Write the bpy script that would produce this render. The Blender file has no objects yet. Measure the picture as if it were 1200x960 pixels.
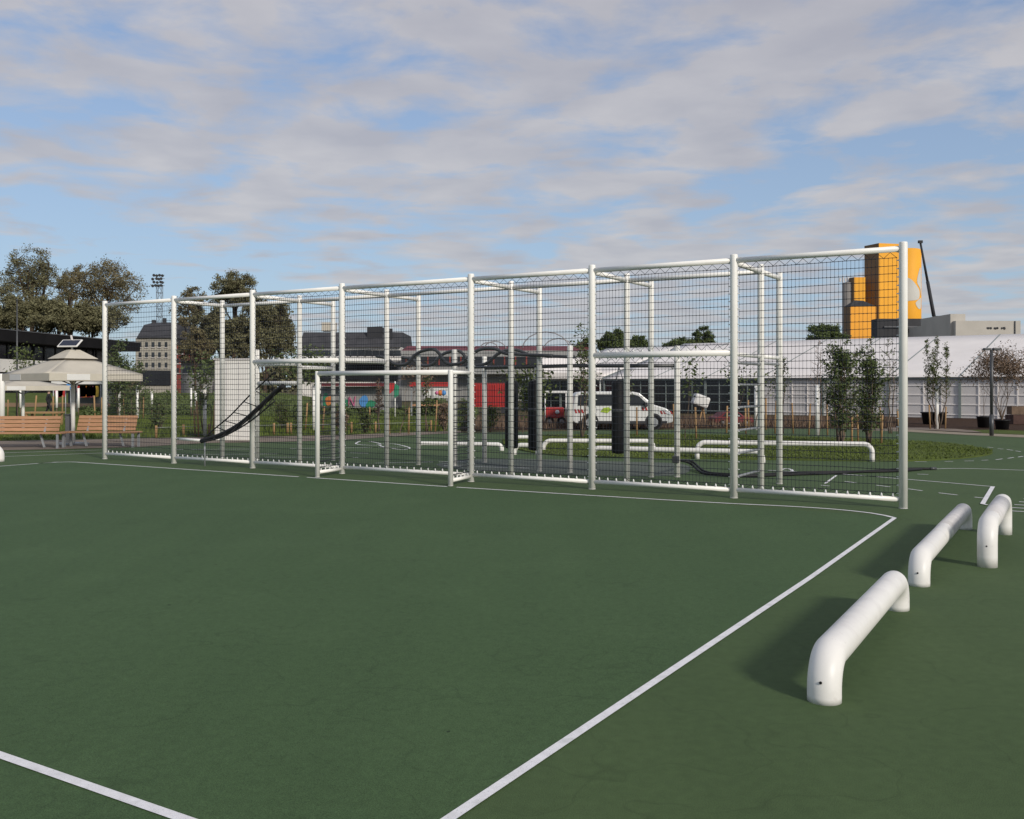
import bpy, math, random
from mathutils import Vector, Matrix
R = math.radians
F, EYE, HV = 1120.0, 1.82, 453.5      # focal length in photo pixels, eye height, horizon row
scene = bpy.context.scene
col = scene.collection

# ------------------------------------------------------------------ helpers
def G(u, v, z=0.0):
    "ground point seen at photo pixel (u, v)"
    d = (EYE - z) * F / (v - HV)
    return Vector(((u - 600) * d / F, d, z))
def at(u, v, d):
    "point at depth d seen at photo pixel (u, v)"
    return Vector(((u - 600) * d / F, d, EYE - (v - HV) * d / F))
def zz(v, d): return EYE - (v - HV) * d / F

P7 = G(1058.5, 596)
EV = Vector((-.854, .520, 0)); NV = Vector((.520, .854, 0))
def FS(s, t=0.0, z=0.0):
    "fence coordinates: s along the fence, t behind it"
    return P7 + EV * s + NV * t + Vector((0, 0, z))

class MB:
    def __init__(s): s.v = []; s.f = []; s.sm = []; s.mi = []
    def face(s, idx, smooth=False, mi=0): s.f.append(idx); s.sm.append(smooth); s.mi.append(mi)
    def quad(s, a, b, c, d, mi=0):
        n = len(s.v); s.v += [Vector(a), Vector(b), Vector(c), Vector(d)]; s.face((n, n+1, n+2, n+3), False, mi)
    def poly(s, pts, mi=0):
        n = len(s.v); s.v += [Vector(p) for p in pts]; s.face(tuple(range(n, n+len(pts))), False, mi)
    def tri(s, a, b, c):
        n = len(s.v); s.v += [Vector(a), Vector(b), Vector(c)]; s.face((n, n+1, n+2))
    def box(s, c, size, rz=0.0, M=None, mi=0):
        hx, hy, hz = size[0]/2, size[1]/2, size[2]/2
        if M is None: M = Matrix.Rotation(rz, 3, 'Z')
        n = len(s.v); c = Vector(c)
        for x, y, z in ((-1,-1,-1),(1,-1,-1),(1,1,-1),(-1,1,-1),(-1,-1,1),(1,-1,1),(1,1,1),(-1,1,1)):
            s.v.append(c + M @ Vector((x*hx, y*hy, z*hz)))
        for q in ((0,3,2,1),(4,5,6,7),(0,1,5,4),(1,2,6,5),(2,3,7,6),(3,0,4,7)):
            s.face(tuple(n+i for i in q), False, mi)
    def beam(s, a, b, w, h, up=(0,0,1)):
        "box beam from a to b, w wide, h high"
        a, b = Vector(a), Vector(b); d = (b-a); L = d.length; x = d/L
        y = Vector(up).cross(x); y = y.normalized() if y.length > 1e-6 else Vector((0,1,0)); z = x.cross(y)
        M = Matrix((x, y, z)).transposed()
        s.box((a+b)/2, (L, w, h), M=M)
    def tube(s, pts, r, n=10, cap=True, smooth=True, mi=0):
        pts = [Vector(p) for p in pts]; m = len(pts)
        rs = list(r) if isinstance(r, (list, tuple)) else [r]*m
        tang = []
        for i in range(m):
            t = pts[min(i+1, m-1)] - pts[max(i-1, 0)]
            tang.append(t.normalized() if t.length > 1e-9 else Vector((0,0,1)))
        ref = Vector((0,0,1)) if abs(tang[0].z) < .9 else Vector((1,0,0))
        x = tang[0].cross(ref).normalized(); base = len(s.v)
        for i in range(m):
            x = x - tang[i]*x.dot(tang[i])
            x = x.normalized() if x.length > 1e-6 else tang[i].orthogonal().normalized()
            y = tang[i].cross(x)
            for k in range(n):
                a = 2*math.pi*k/n
                s.v.append(pts[i] + (x*math.cos(a) + y*math.sin(a))*rs[i])
        for i in range(m-1):
            for k in range(n):
                k2 = (k+1) % n
                s.face((base+i*n+k, base+i*n+k2, base+(i+1)*n+k2, base+(i+1)*n+k), smooth, mi)
        if cap:
            s.face(tuple(base+k for k in reversed(range(n))), False, mi)
            s.face(tuple(base+(m-1)*n+k for k in range(n)), False, mi)
    def lathe(s, prof, c=(0,0,0), n=16, smooth=True):
        c = Vector(c); base = len(s.v); m = len(prof)
        for r, z in prof:
            for k in range(n):
                a = 2*math.pi*k/n; s.v.append(c + Vector((r*math.cos(a), r*math.sin(a), z)))
        for i in range(m-1):
            for k in range(n):
                k2 = (k+1) % n
                s.face((base+i*n+k, base+i*n+k2, base+(i+1)*n+k2, base+(i+1)*n+k), smooth)
        s.face(tuple(base+k for k in reversed(range(n)))); s.face(tuple(base+(m-1)*n+k for k in range(n)))
    def prism(s, prof, axis_a, axis_b, origin, ext):
        "profile (list of 2-tuples along axis_a, axis_b) extruded by vector ext"
        o = Vector(origin); A = Vector(axis_a); B = Vector(axis_b); ext = Vector(ext); n = len(prof); b = len(s.v)
        for p in prof: s.v.append(o + A*p[0] + B*p[1])
        for p in prof: s.v.append(o + A*p[0] + B*p[1] + ext)
        s.face(tuple(range(b, b+n))); s.face(tuple(reversed(range(b+n, b+2*n))))
        for i in range(n):
            j = (i+1) % n; s.face((b+j, b+i, b+n+i, b+n+j))
    def octa(s, c, r):
        c = Vector(c); n = len(s.v)
        for d in ((1,0,0),(-1,0,0),(0,1,0),(0,-1,0),(0,0,1),(0,0,-1)): s.v.append(c + Vector(d)*r)
        for q in ((0,2,4),(2,1,4),(1,3,4),(3,0,4),(2,0,5),(1,2,5),(3,1,5),(0,3,5)): s.face(tuple(n+i for i in q))
    def build(s, name, m, parent=None, world=True, bevel=0.0, fix=True):
        me = bpy.data.meshes.new(name)
        vs = s.v
        if parent is not None and world:
            mw = parent_matrix(parent).inverted(); vs = [mw @ v for v in vs]
        me.from_pydata([tuple(v) for v in vs], [], s.f)
        for mm in (m if isinstance(m, (list, tuple)) else [m]): me.materials.append(mm)
        me.polygons.foreach_set('use_smooth', s.sm); me.polygons.foreach_set('material_index', s.mi)
        me.update()
        o = bpy.data.objects.new(name, me); col.objects.link(o)
        if parent is not None: o.parent = parent
        if bevel:
            b = o.modifiers.new('bevel', 'BEVEL'); b.width = bevel; b.segments = 2; b.limit_method = 'ANGLE'
        return o

def parent_matrix(o):
    m = o.matrix_basis.copy() if o.parent is None else parent_matrix(o.parent) @ o.matrix_basis
    return m
def tag(o, label=None, cat=None, group=None, kind=None):
    if label: o['label'] = label
    if cat: o['category'] = cat
    if group: o['group'] = group
    if kind: o['kind'] = kind
    return o
def thing(name, label, cat, loc=(0,0,0), rz=0.0, group=None):
    o = bpy.data.objects.new(name, None); col.objects.link(o)
    o.empty_display_size = .3; o.location = loc; o.rotation_euler = (0, 0, rz)
    o.matrix_basis = Matrix.Translation(Vector(loc)) @ Matrix.Rotation(rz, 4, 'Z')
    return tag(o, label, cat, group)
def copy_thing(src, loc, rz=0.0, label=None):
    c = src.copy(); col.objects.link(c)
    c.matrix_basis = Matrix.Translation(Vector(loc)) @ Matrix.Rotation(rz, 4, 'Z')
    if label: c['label'] = label
    for ch in list(src.children):
        d = ch.copy(); col.objects.link(d); d.parent = c
        for g in list(ch.children):
            e = g.copy(); col.objects.link(e); e.parent = d
    return c

# ------------------------------------------------------------------ materials
def mat(name, c, rough=.6, var=.12, scale=3.0, spec=.3, metal=0.0, bump=0.0, bscale=40.0, c2=None, stretch=None, detail=6):
    m = bpy.data.materials.new(name); m.use_nodes = True
    nt = m.node_tree; nd = nt.nodes; lk = nt.links
    b = nd['Principled BSDF']; b.inputs['Roughness'].default_value = rough
    b.inputs['Specular IOR Level'].default_value = spec; b.inputs['Metallic'].default_value = metal
    tc = nd.new('ShaderNodeTexCoord'); vec = tc.outputs['Object']
    if stretch:
        mp = nd.new('ShaderNodeMapping'); mp.inputs['Scale'].default_value = stretch
        lk.new(vec, mp.inputs['Vector']); vec = mp.outputs['Vector']
    nz = nd.new('ShaderNodeTexNoise'); nz.inputs['Scale'].default_value = scale; nz.inputs['Detail'].default_value = detail
    nz.inputs['Roughness'].default_value = .6; lk.new(vec, nz.inputs['Vector'])
    rp = nd.new('ShaderNodeValToRGB')
    a = [x*(1-var) for x in c] if c2 is None else list(c2)
    e = [min(1, x*(1+var*.8)) for x in c] if c2 is None else list(c)
    rp.color_ramp.elements[0].position = .32; rp.color_ramp.elements[1].position = .68
    rp.color_ramp.elements[0].color = (*a, 1); rp.color_ramp.elements[1].color = (*e, 1)
    lk.new(nz.outputs['Fac'], rp.inputs['Fac']); lk.new(rp.outputs['Color'], b.inputs['Base Color'])
    if bump:
        n2 = nd.new('ShaderNodeTexNoise'); n2.inputs['Scale'].default_value = bscale; n2.inputs['Detail'].default_value = 4
        lk.new(tc.outputs['Object'], n2.inputs['Vector'])
        bp = nd.new('ShaderNodeBump'); bp.inputs['Strength'].default_value = bump; bp.inputs['Distance'].default_value = .02
        lk.new(n2.outputs['Fac'], bp.inputs['Height']); lk.new(bp.outputs['Normal'], b.inputs['Normal'])
    return m

def rubber(name, c, tint):
    "sprayed rubber sports surface: broad blotches, faint roller bands, fine granules, dark specks"
    m = bpy.data.materials.new(name); m.use_nodes = True
    nt = m.node_tree; nd = nt.nodes; lk = nt.links; b = nd['Principled BSDF']
    b.inputs['Roughness'].default_value = .82; b.inputs['Specular IOR Level'].default_value = .22
    tc = nd.new('ShaderNodeTexCoord')
    def noise(scale, detail, st=None):
        n = nd.new('ShaderNodeTexNoise'); n.inputs['Scale'].default_value = scale; n.inputs['Detail'].default_value = detail
        v = tc.outputs['Object']
        if st:
            mp = nd.new('ShaderNodeMapping'); mp.inputs['Scale'].default_value = st
            mp.inputs['Rotation'].default_value = (0, 0, R(31)); lk.new(v, mp.inputs['Vector']); v = mp.outputs['Vector']
        lk.new(v, n.inputs['Vector']); return n.outputs['Fac']
    def ramp(src, p0, p1, c0, c1):
        r = nd.new('ShaderNodeValToRGB'); e = r.color_ramp.elements
        e[0].position = p0; e[1].position = p1; e[0].color = (*c0, 1); e[1].color = (*c1, 1)
        lk.new(src, r.inputs['Fac']); return r.outputs['Color']
    def mul(a, bb):
        x = nd.new('ShaderNodeMix'); x.data_type = 'RGBA'; x.blend_type = 'MULTIPLY'; x.inputs[0].default_value = 1
        lk.new(a, x.inputs[6]); lk.new(bb, x.inputs[7]); return x.outputs[2]
    base = ramp(noise(.35, 5), .3, .7, c, tint)
    band = ramp(noise(1.0, 3, (1.6, .12, 1)), .35, .65, (.965,)*3, (1.03, 1.025, 1.02))
    gran = ramp(noise(190, 3), .3, .7, (.62,)*3, (1.32,)*3)
    mid = ramp(noise(14, 8), .3, .7, (.90,)*3, (1.07,)*3)
    speck = ramp(noise(11, 1), .165, .19, (.35,)*3, (1,)*3)
    c1 = nd.new('ShaderNodeMath'); c1.operation = 'SUBTRACT'; lk.new(noise(1.1, 2), c1.inputs[0]); c1.inputs[1].default_value = .5
    c2_ = nd.new('ShaderNodeMath'); c2_.operation = 'ABSOLUTE'; lk.new(c1.outputs[0], c2_.inputs[0])
    scuff = ramp(c2_.outputs[0], .0, .006, (.86,)*3, (1,)*3)
    dust = ramp(noise(.8, 7), .52, .72, (1,)*3, (1.10, 1.08, 1.10))
    c_ = mul(mul(mul(mul(mul(mul(base, band), gran), mid), speck), scuff), dust)
    lk.new(c_, b.inputs['Base Color'])
    bp = nd.new('ShaderNodeBump'); bp.inputs['Strength'].default_value = .35; bp.inputs['Distance'].default_value = .004
    lk.new(noise(220, 3), bp.inputs['Height']); lk.new(bp.outputs['Normal'], b.inputs['Normal'])
    return m

M = {}
M['white'] = mat('white_powder_coat', (.88, .86, .81), .38, .05, 2.5, .45, bump=.03, bscale=30)
def stained(name, c):
    m = mat(name, c, .42, .05, 3.0, .4, bump=.05, bscale=18); nt_ = m.node_tree; nd_ = nt_.nodes; b = nd_['Principled BSDF']
    src = b.inputs['Base Color'].links[0].from_socket; tc_ = nd_.new('ShaderNodeTexCoord')
    for sc, p0, p1, cc_, f in ((5.5, .60, .75, (.36, .31, .25), .45), (38, .66, .72, (.20, .17, .14), .6), (1.6, .52, .7, (.55, .52, .50), .5)):
        n = nd_.new('ShaderNodeTexNoise'); n.inputs['Scale'].default_value = sc; n.inputs['Detail'].default_value = 7; n.inputs['Roughness'].default_value = .68
        nt_.links.new(tc_.outputs['Object'], n.inputs['Vector']); r = nd_.new('ShaderNodeMapRange'); r.inputs[1].default_value = p0; r.inputs[2].default_value = p1; r.inputs[4].default_value = f
        nt_.links.new(n.outputs['Fac'], r.inputs[0]); x = nd_.new('ShaderNodeMix'); x.data_type = 'RGBA'; nt_.links.new(r.outputs[0], x.inputs[0]); nt_.links.new(src, x.inputs[6]); x.inputs[7].default_value = (*cc_, 1); src = x.outputs[2]
    nt_.links.new(src, b.inputs['Base Color']); return m
M['worn'] = mat('worn_grey_paint', (.60, .58, .57), .5, .12, 9, .35)
M['offwhite'] = stained('off_white_pipe_paint', (.78, .76, .72))
M['black'] = mat('black_rubber', (.012, .012, .013), .6, .3, 8, .3)
M['net'] = mat('dark_net_rope', (.030, .034, .044), .75, .2, 30, .2)
M['netgrey'] = mat('grey_net_rope', (.055, .06, .07), .75, .2, 30, .2)
M['tie'] = mat('white_net_tie', (.75, .75, .73), .5, .05, 10)
M['darkmetal'] = mat('dark_grey_steel', (.06, .062, .065), .4, .2, 6, .5)
M['steel'] = mat('galvanised_steel', (.33, .34, .35), .45, .15, 8, .5, metal=.3)
M['line'] = mat('white_line_paint', (.80, .79, .80), .7, .10, 14, .2, bump=.2, bscale=200)
def worn_line():
    m = M['line']; nt_ = m.node_tree; nd_ = nt_.nodes; b = nd_['Principled BSDF']; src = b.inputs['Base Color'].links[0].from_socket; tc_ = nd_.new('ShaderNodeTexCoord')
    for sc, p0, p1, f in ((120, .64, .70, .75), (9, .55, .8, .35)):
        n = nd_.new('ShaderNodeTexNoise'); n.inputs['Scale'].default_value = sc; n.inputs['Detail'].default_value = 5; nt_.links.new(tc_.outputs['Object'], n.inputs['Vector'])
        r = nd_.new('ShaderNodeMapRange'); r.inputs[1].default_value = p0; r.inputs[2].default_value = p1; r.inputs[4].default_value = f; nt_.links.new(n.outputs['Fac'], r.inputs[0])
        x = nd_.new('ShaderNodeMix'); x.data_type = 'RGBA'; nt_.links.new(r.outputs[0], x.inputs[0]); nt_.links.new(src, x.inputs[6]); x.inputs[7].default_value = (.16, .19, .14, 1); src = x.outputs[2]
    nt_.links.new(src, b.inputs['Base Color'])
worn_line()
M['green'] = rubber('green_rubber_surface', (.061, .101, .038), (.070, .112, .043))
M['court'] = rubber('court_rubber_surface', (.056, .102, .040), (.063, .112, .045))
M['greygreen'] = rubber('grey_green_lane', (.098, .118, .098), (.112, .130, .108))
M['paving'] = mat('brown_grey_paving', (.22, .18, .145), .85, .15, 1.2, .2, bump=.2, bscale=30)
M['tan'] = mat('tan_kerb_stone', (.30, .255, .19), .8, .12, 4, .2)
M['dirt'] = mat('bare_dirt_path', (.25, .165, .095), .95, .18, .8, .1, bump=.3, bscale=12)
M['mulch'] = mat('dark_bark_mulch', (.060, .036, .024), .95, .4, 5, .1, bump=.6, bscale=25)
M['lawn'] = mat('lawn_turf', (.10, .13, .034), .9, .35, 1.1, .1, c2=(.062, .084, .02), bump=.5, bscale=30)
M['blade'] = mat('grass_blades', (.125, .165, .038), .8, .35, 1.4, .15, c2=(.075, .10, .023))
M['field'] = mat('rough_field', (.085, .085, .035), .95, .35, .12, .1, c2=(.10, .075, .045), bump=.4, bscale=6)
M['wood'] = mat('orange_brown_timber', (.43, .235, .13), .6, .22, 3, .3, stretch=(1, 14, 14))
M['stake'] = mat('pale_stake_timber', (.36, .225, .11), .7, .2, 6, .2, stretch=(8, 8, 1))
M['canvas'] = mat('beige_canvas', (.53, .49, .41), .85, .06, 2.5, .1, bump=.1, bscale=25)
M['canvaslight'] = mat('white_canvas', (.68, .67, .64), .8, .05, 2.5, .1)
M['panel'] = mat('solar_cells', (.02, .022, .035), .2, .2, 12, .6)
M['bark'] = mat('tree_bark', (.085, .062, .045), .95, .3, 4, .1, bump=.6, bscale=20)
M['palebark'] = mat('pale_sapling_bark', (.16, .12, .09), .9, .3, 8, .1)
M['leafolive'] = mat('olive_spring_leaves', (.185, .18, .095), .7, .4, .5, .2, c2=(.11, .10, .055))
M['leafbrown'] = mat('bronze_spring_leaves', (.20, .165, .085), .7, .4, .5, .2, c2=(.115, .105, .056))
M['leafgreen'] = mat('dark_green_leaves', (.115, .15, .05), .6, .4, .9, .25, c2=(.062, .086, .03))
M['leafbright'] = mat('fresh_green_leaves', (.10, .125, .035), .6, .35, 1.5, .25, c2=(.055, .075, .025))
M['leafdry'] = mat('dry_reddish_twigs', (.17, .12, .085), .8, .3, 3, .1)
M['tentroof'] = mat('white_pvc_roof', (.82, .775, .735), .55, .05, .5, .3, bump=.06, bscale=2)
M['tentwall'] = mat('white_wall_panel', (.60, .57, .55), .5, .06, 1.5, .3)
M['tentpost'] = mat('grey_green_aluminium', (.20, .23, .22), .4, .1, 4, .5)
M['tentdark'] = mat('dark_tinted_glass', (.018, .018, .02), .15, .3, 1.5, .5)
M['concrete'] = mat('beige_concrete', (.48, .45, .40), .85, .08, .3, .2, bump=.1, bscale=2)
M['greyclad'] = mat('grey_cladding', (.12, .123, .13), .7, .12, .4, .3)
M['darkclad'] = mat('charcoal_cladding', (.035, .036, .04), .7, .2, .4, .3)
M['orange'] = mat('orange_silo_paint', (.86, .40, .03), .6, .07, .12, .3)
M['orangeb'] = mat('orange_block_paint', (.86, .37, .032), .6, .07, .2, .3)
M['silogrey'] = mat('grey_silo_concrete', (.22, .205, .19), .85, .12, .3, .2)
M['silobrown'] = mat('brown_grey_side_face', (.22, .15, .09), .8, .12, .2, .2)  # darker brown-grey for the left faces of the orange towers and block
M['darkbrick'] = mat('dark_brick', (.085, .05, .042), .85, .3, 3, .2)
M['mural'] = mat('pale_mural_paint', (.58, .57, .52), .7, .06, .3, .2)
M['blackroof'] = mat('black_roofing', (.010, .0095, .010), .75, .3, .5, .15)
M['whitewall'] = mat('white_render', (.72, .70, .66), .8, .08, .5, .2)
M['cream'] = mat('cream_render', (.40, .375, .32), .85, .1, .3, .2)
M['slate'] = mat('dark_slate_roof', (.055, .055, .06), .7, .25, .7, .3)
M['redbrick'] = mat('red_brick', (.22, .06, .05), .85, .2, 1.5, .15)
M['maroon'] = mat('maroon_sheet_roof', (.16, .03, .035), .6, .2, .8, .25)
M['greyroof'] = mat('grey_sheet_roof', (.27, .27, .26), .6, .12, .6, .3)
M['glass'] = mat('dark_window_glass', (.03, .034, .04), .12, .2, 1.5, .6)
M['red'] = mat('red_paint', (.40, .030, .027), .45, .12, 2, .4)
M['vanwhite'] = mat('white_car_paint', (.66, .66, .64), .25, .04, 1.5, .5)
M['tyre'] = mat('tyre_rubber', (.014, .014, .014), .8, .2, 8, .2)
M['lamp'] = mat('clear_lamp_lens', (.62, .63, .64), .15, .1, 6, .6)
M['lime'] = mat('lime_green_decal', (.33, .46, .05), .5, .1, 4)
M['blue'] = mat('blue_paint', (.09, .27, .58), .5, .1, 3)
M['pink'] = mat('pink_spray_paint', (.60, .16, .30), .6, .1, 5)
M['gblue'] = mat('blue_spray_paint', (.08, .25, .55), .6, .1, 5)
M['ggreen'] = mat('green_spray_paint', (.03, .22, .12), .6, .1, 5)
M['gorange'] = mat('orange_spray_paint', (.62, .20, .05), .6, .1, 5)
M['pot'] = mat('black_plastic_pot', (.012, .012, .013), .5, .2, 5, .4)
M['skin'] = mat('skin', (.45, .29, .22), .6, .08, 8)
M['clothblack'] = mat('black_clothing', (.014, .014, .016), .85, .3, 8, .1)
M['clothblue'] = mat('blue_shirt', (.10, .24, .52), .85, .15, 8, .1)
M['denim'] = mat('grey_trousers', (.07, .07, .075), .85, .2, 8, .1)
M['clothred'] = mat('red_cap', (.5, .04, .04), .85, .15, 8, .1)
M['yellow'] = mat('yellow_fabric', (.60, .38, .06), .8, .1, 4)

# ------------------------------------------------------------------ camera, sun, sky
cam = bpy.data.cameras.new('camera'); co = bpy.data.objects.new('camera', cam); col.objects.link(co)
co.location = (0, 0, EYE); co.rotation_euler = (R(90), 0, 0)
cam.sensor_width = 36; cam.lens = 36*F/1200; cam.shift_y = -(480-HV)/1200; cam.clip_end = 6000; cam.clip_start = .05
scene.camera = co
SUN_EL, SUN_AZ = R(27), math.atan2(.58, -.815)       # azimuth measured from +Y towards +X
sd = Vector((math.sin(SUN_AZ)*math.cos(SUN_EL), math.cos(SUN_AZ)*math.cos(SUN_EL), math.sin(SUN_EL)))
sl = bpy.data.lights.new('sun', 'SUN'); sl.energy = 2.95; sl.angle = R(8.0); sl.color = (1.0, .93, .83)
so = bpy.data.objects.new('sun', sl); col.objects.link(so); so.location = (20, -20, 40)
so.rotation_euler = (-sd).to_track_quat('-Z', 'Y').to_euler()

w = bpy.data.worlds.new('World'); scene.world = w; w.use_nodes = True
nt = w.node_tree; nd = nt.nodes; lk = nt.links
bg = nd['Background']; bg.inputs['Strength'].default_value = .142
sky = nd.new('ShaderNodeTexSky'); sky.sky_type = 'NISHITA'; sky.sun_disc = False
sky.sun_elevation = SUN_EL; sky.sun_rotation = SUN_AZ; sky.air_density = 1.0; sky.dust_density = .2; sky.ozone_density = 2.5
tc = nd.new('ShaderNodeTexCoord')
def N(t, **k):
    n = nd.new(t)
    for a, b in k.items(): setattr(n, a, b)
    return n
def mth(op, a, b=None, c=None, clamp=False):
    n = N('ShaderNodeMath', operation=op); n.use_clamp = clamp
    for i, x in enumerate((a, b, c)):
        if x is None: continue
        if isinstance(x, (int, float)): n.inputs[i].default_value = x
        else: lk.new(x, n.inputs[i])
    return n.outputs[0]
sx = N('ShaderNodeSeparateXYZ'); lk.new(tc.outputs['Generated'], sx.inputs[0])
zc = mth('ADD', mth('MAXIMUM', sx.outputs[2], 0.0), .07)
px = mth('DIVIDE', sx.outputs[0], zc); py = mth('DIVIDE', sx.outputs[1], zc)
cb = N('ShaderNodeCombineXYZ'); lk.new(px, cb.inputs[0]); lk.new(py, cb.inputs[1])
def cn(scale, detail, rough, off, dist=0.0, st=(1, 1, 1)):
    mp = N('ShaderNodeMapping'); mp.inputs['Location'].default_value = off; mp.inputs['Scale'].default_value = st
    lk.new(cb.outputs[0], mp.inputs['Vector'])
    n = N('ShaderNodeTexNoise'); n.inputs['Scale'].default_value = scale; n.inputs['Detail'].default_value = detail
    n.inputs['Roughness'].default_value = rough; n.inputs['Distortion'].default_value = dist
    lk.new(mp.outputs[0], n.inputs['Vector']); return n.outputs['Fac']
puffs = cn(2.6, 10, .56, (3.1, 1.7, 0), .25)
bank = cn(.45, 3, .5, (7.3, 2.2, 0), .2)
wisp = cn(1.3, 8, .62, (1.0, 9.0, 0), .4, (1, 2.2, 1))
mask = mth('ADD', mth('MULTIPLY', puffs, .85), mth('MULTIPLY', bank, .42))
mask = mth('ADD', mask, mth('MULTIPLY', wisp, .16))
clear = mth('MULTIPLY', mth('MULTIPLY', mth('SUBTRACT', -.12, sx.outputs[0]), 3.0, clamp=True), mth('MULTIPLY', mth('SUBTRACT', .20, sx.outputs[2]), 9.0, clamp=True))
mask = mth('SUBTRACT', mask, mth('MULTIPLY', clear, .20))
rp = N('ShaderNodeValToRGB'); rp.color_ramp.elements[0].position = .60; rp.color_ramp.elements[1].position = .76
lk.new(mask, rp.inputs['Fac'])
fade = mth('MULTIPLY', sx.outputs[2], 14.0, clamp=True)            # thin out at the horizon
fac = mth('MULTIPLY', mth('MULTIPLY', rp.outputs['Color'], fade), .76)
shade = N('ShaderNodeValToRGB'); shade.color_ramp.elements[0].color = (3.25, 3.12, 3.28, 1); shade.color_ramp.elements[1].color = (4.3, 4.05, 3.98, 1)
shade.color_ramp.elements[0].position = .35; shade.color_ramp.elements[1].position = .7
lk.new(cn(2.6, 5, .5, (3.25, 1.55, 0), .15), shade.inputs['Fac'])
tint = N('ShaderNodeMix', data_type='RGBA', blend_type='MULTIPLY'); tint.inputs[0].default_value = 1
lk.new(sky.outputs['Color'], tint.inputs[6]); tint.inputs[7].default_value = (1.02, 1.0, 1.02, 1)
veil = N('ShaderNodeMix', data_type='RGBA'); lk.new(mth('ADD', mth('MULTIPLY', mth('SUBTRACT', .34, sx.outputs[2]), .8, clamp=True), .58), veil.inputs[0])
vc = N('ShaderNodeValToRGB'); vc.color_ramp.elements[0].color = (2.55, 3.45, 4.35, 1); vc.color_ramp.elements[1].color = (1.85, 2.38, 3.6, 1); vc.color_ramp.elements[1].position = .40; lk.new(sx.outputs[2], vc.inputs[0])
lk.new(tint.outputs[2], veil.inputs[6]); lk.new(vc.outputs[0], veil.inputs[7])
mx = N('ShaderNodeMix', data_type='RGBA'); lk.new(fac, mx.inputs[0]); lk.new(veil.outputs[2], mx.inputs[6]); lk.new(shade.outputs['Color'], mx.inputs[7])
lk.new(mx.outputs[2], bg.inputs['Color'])
vs = scene.view_settings; vs.view_transform = 'Standard'; vs.look = 'None'; vs.exposure = 0.0; vs.gamma = 1.0
scene.cycles.max_bounces = 5; scene.cycles.use_denoising = True

# ------------------------------------------------------------------ ground and markings
def sheet(name, pts, m, z, kind='structure', depth=0.0):
    b = MB(); b.poly([(p[0], p[1], z) for p in pts])
    if depth:
        n = len(pts)
        for i in range(n):
            p, q = pts[i], pts[(i+1) % n]
            b.quad((p[0], p[1], z-depth), (q[0], q[1], z-depth), (q[0], q[1], z), (p[0], p[1], z))
    o = b.build(name, m); tag(o, kind=kind); return o
def smooth_closed(pts, k=4):
    out = []; n = len(pts)
    for i in range(n):
        p0, p1, p2, p3 = (Vector(pts[(i+j) % n]) for j in (-1, 0, 1, 2))
        for j in range(k):
            t = j/k
            out.append(.5*((2*p1)+(-p0+p2)*t+(2*p0-5*p1+4*p2-p3)*t*t+(-p0+3*p1-3*p2+p3)*t**3))
    return out
def smooth_open(pts, k=6):
    pts = [Vector(p) for p in pts]; out = []
    for i in range(len(pts)-1):
        p1, p2 = pts[i], pts[i+1]; p0 = pts[i-1] if i else 2*p1-p2; p3 = pts[i+2] if i+2 < len(pts) else 2*p2-p1
        for j in range(k):
            t = j/k
            out.append(.5*((2*p1)+(-p0+p2)*t+(2*p0-5*p1+4*p2-p3)*t*t+(-p0+3*p1-3*p2+p3)*t**3))
    return out + [pts[-1]]
def GP(l): return [G(u, v) for u, v in l]

sheet('ground', [(-3000, -200, 0), (3000, -200, 0), (3000, 5000, 0), (-3000, 5000, 0)], M['field'], -.03)
far = GP([(-140, 532), (-60, 529), (60, 527), (165, 524), (240, 519.5), (330, 518), (400, 516), (480, 510.5), (540, 507.5),
          (700, 504.5), (900, 502.5), (1000, 503), (1060, 505), (1130, 509), (1200, 512), (1350, 518)])
sheet('playground_surface', [Vector((45, 25, 0)), Vector((45, -14, 0)), Vector((-45, -14, 0)), Vector((-45, 22, 0))] + far, M['green'], 0)
cs = [FS(-.1, -1.03), FS(18.95, -1.03), FS(18.95, -30), FS(-.1, -30)]
sheet('court', [c for c in cs], M['court'], .003)
sheet('paving', GP([(-140, 531.5), (-60, 528.8), (60, 526.8), (165, 523.8), (240, 519.3), (330, 517.8), (400, 515.8), (480, 510.3), (540, 507.3),
       (540, 505), (480, 507), (400, 510), (330, 511.5), (240, 512.5), (165, 514), (60, 516), (-60, 518), (-140, 520)]), M['paving'], .004)
sheet('dirt_path', GP([(230, 477), (300, 476), (360, 474), (430, 472), (430, 470), (360, 471.5), (300, 473), (230, 474)]), M['dirt'], -.012)
sheet('lawn', GP([(-200, 519), (60, 515.5), (240, 512), (400, 509.5), (540, 504.7), (560, 488), (430, 474), (200, 479), (20, 480), (-200, 483)]), M['lawn'], -.006)
sheet('grey_lane', smooth_closed(GP([(515, 543), (560, 538), (640, 538.5), (720, 541), (800, 544), (800, 556), (730, 558), (640, 555), (560, 552), (520, 548)])), M['greygreen'], .003)
sheet('mulch_bed', GP([(530, 504.6), (700, 502), (900, 500.5), (1000, 501), (1062, 501.5), (1130, 505.5), (1200, 508), (1400, 516), (1400, 489.5), (1200, 489.5), (1000, 488), (700, 486.5), (560, 487)]), M['mulch'], -.012)
sheet('path_border', GP([(1000, 504), (1060, 506), (1130, 510), (1200, 513), (1350, 519), (1350, 515.5), (1200, 510), (1130, 507.2), (1060, 503.4), (1000, 502)]), M['tan'], .008)
sheet('grey_walk', GP([(1040, 503.2), (1090, 504.5), (1130, 506.5), (1152, 507.2), (1140, 504.8), (1120, 503), (1080, 501.5), (1040, 501.2)]), M['paving'], .012)
sheet('right_turf_strip', GP([(1150, 507.5), (1200, 509.6), (1400, 517.5), (1400, 511), (1200, 505), (1165, 503.8), (1135, 504)]), M['lawn'], .004)
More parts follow.
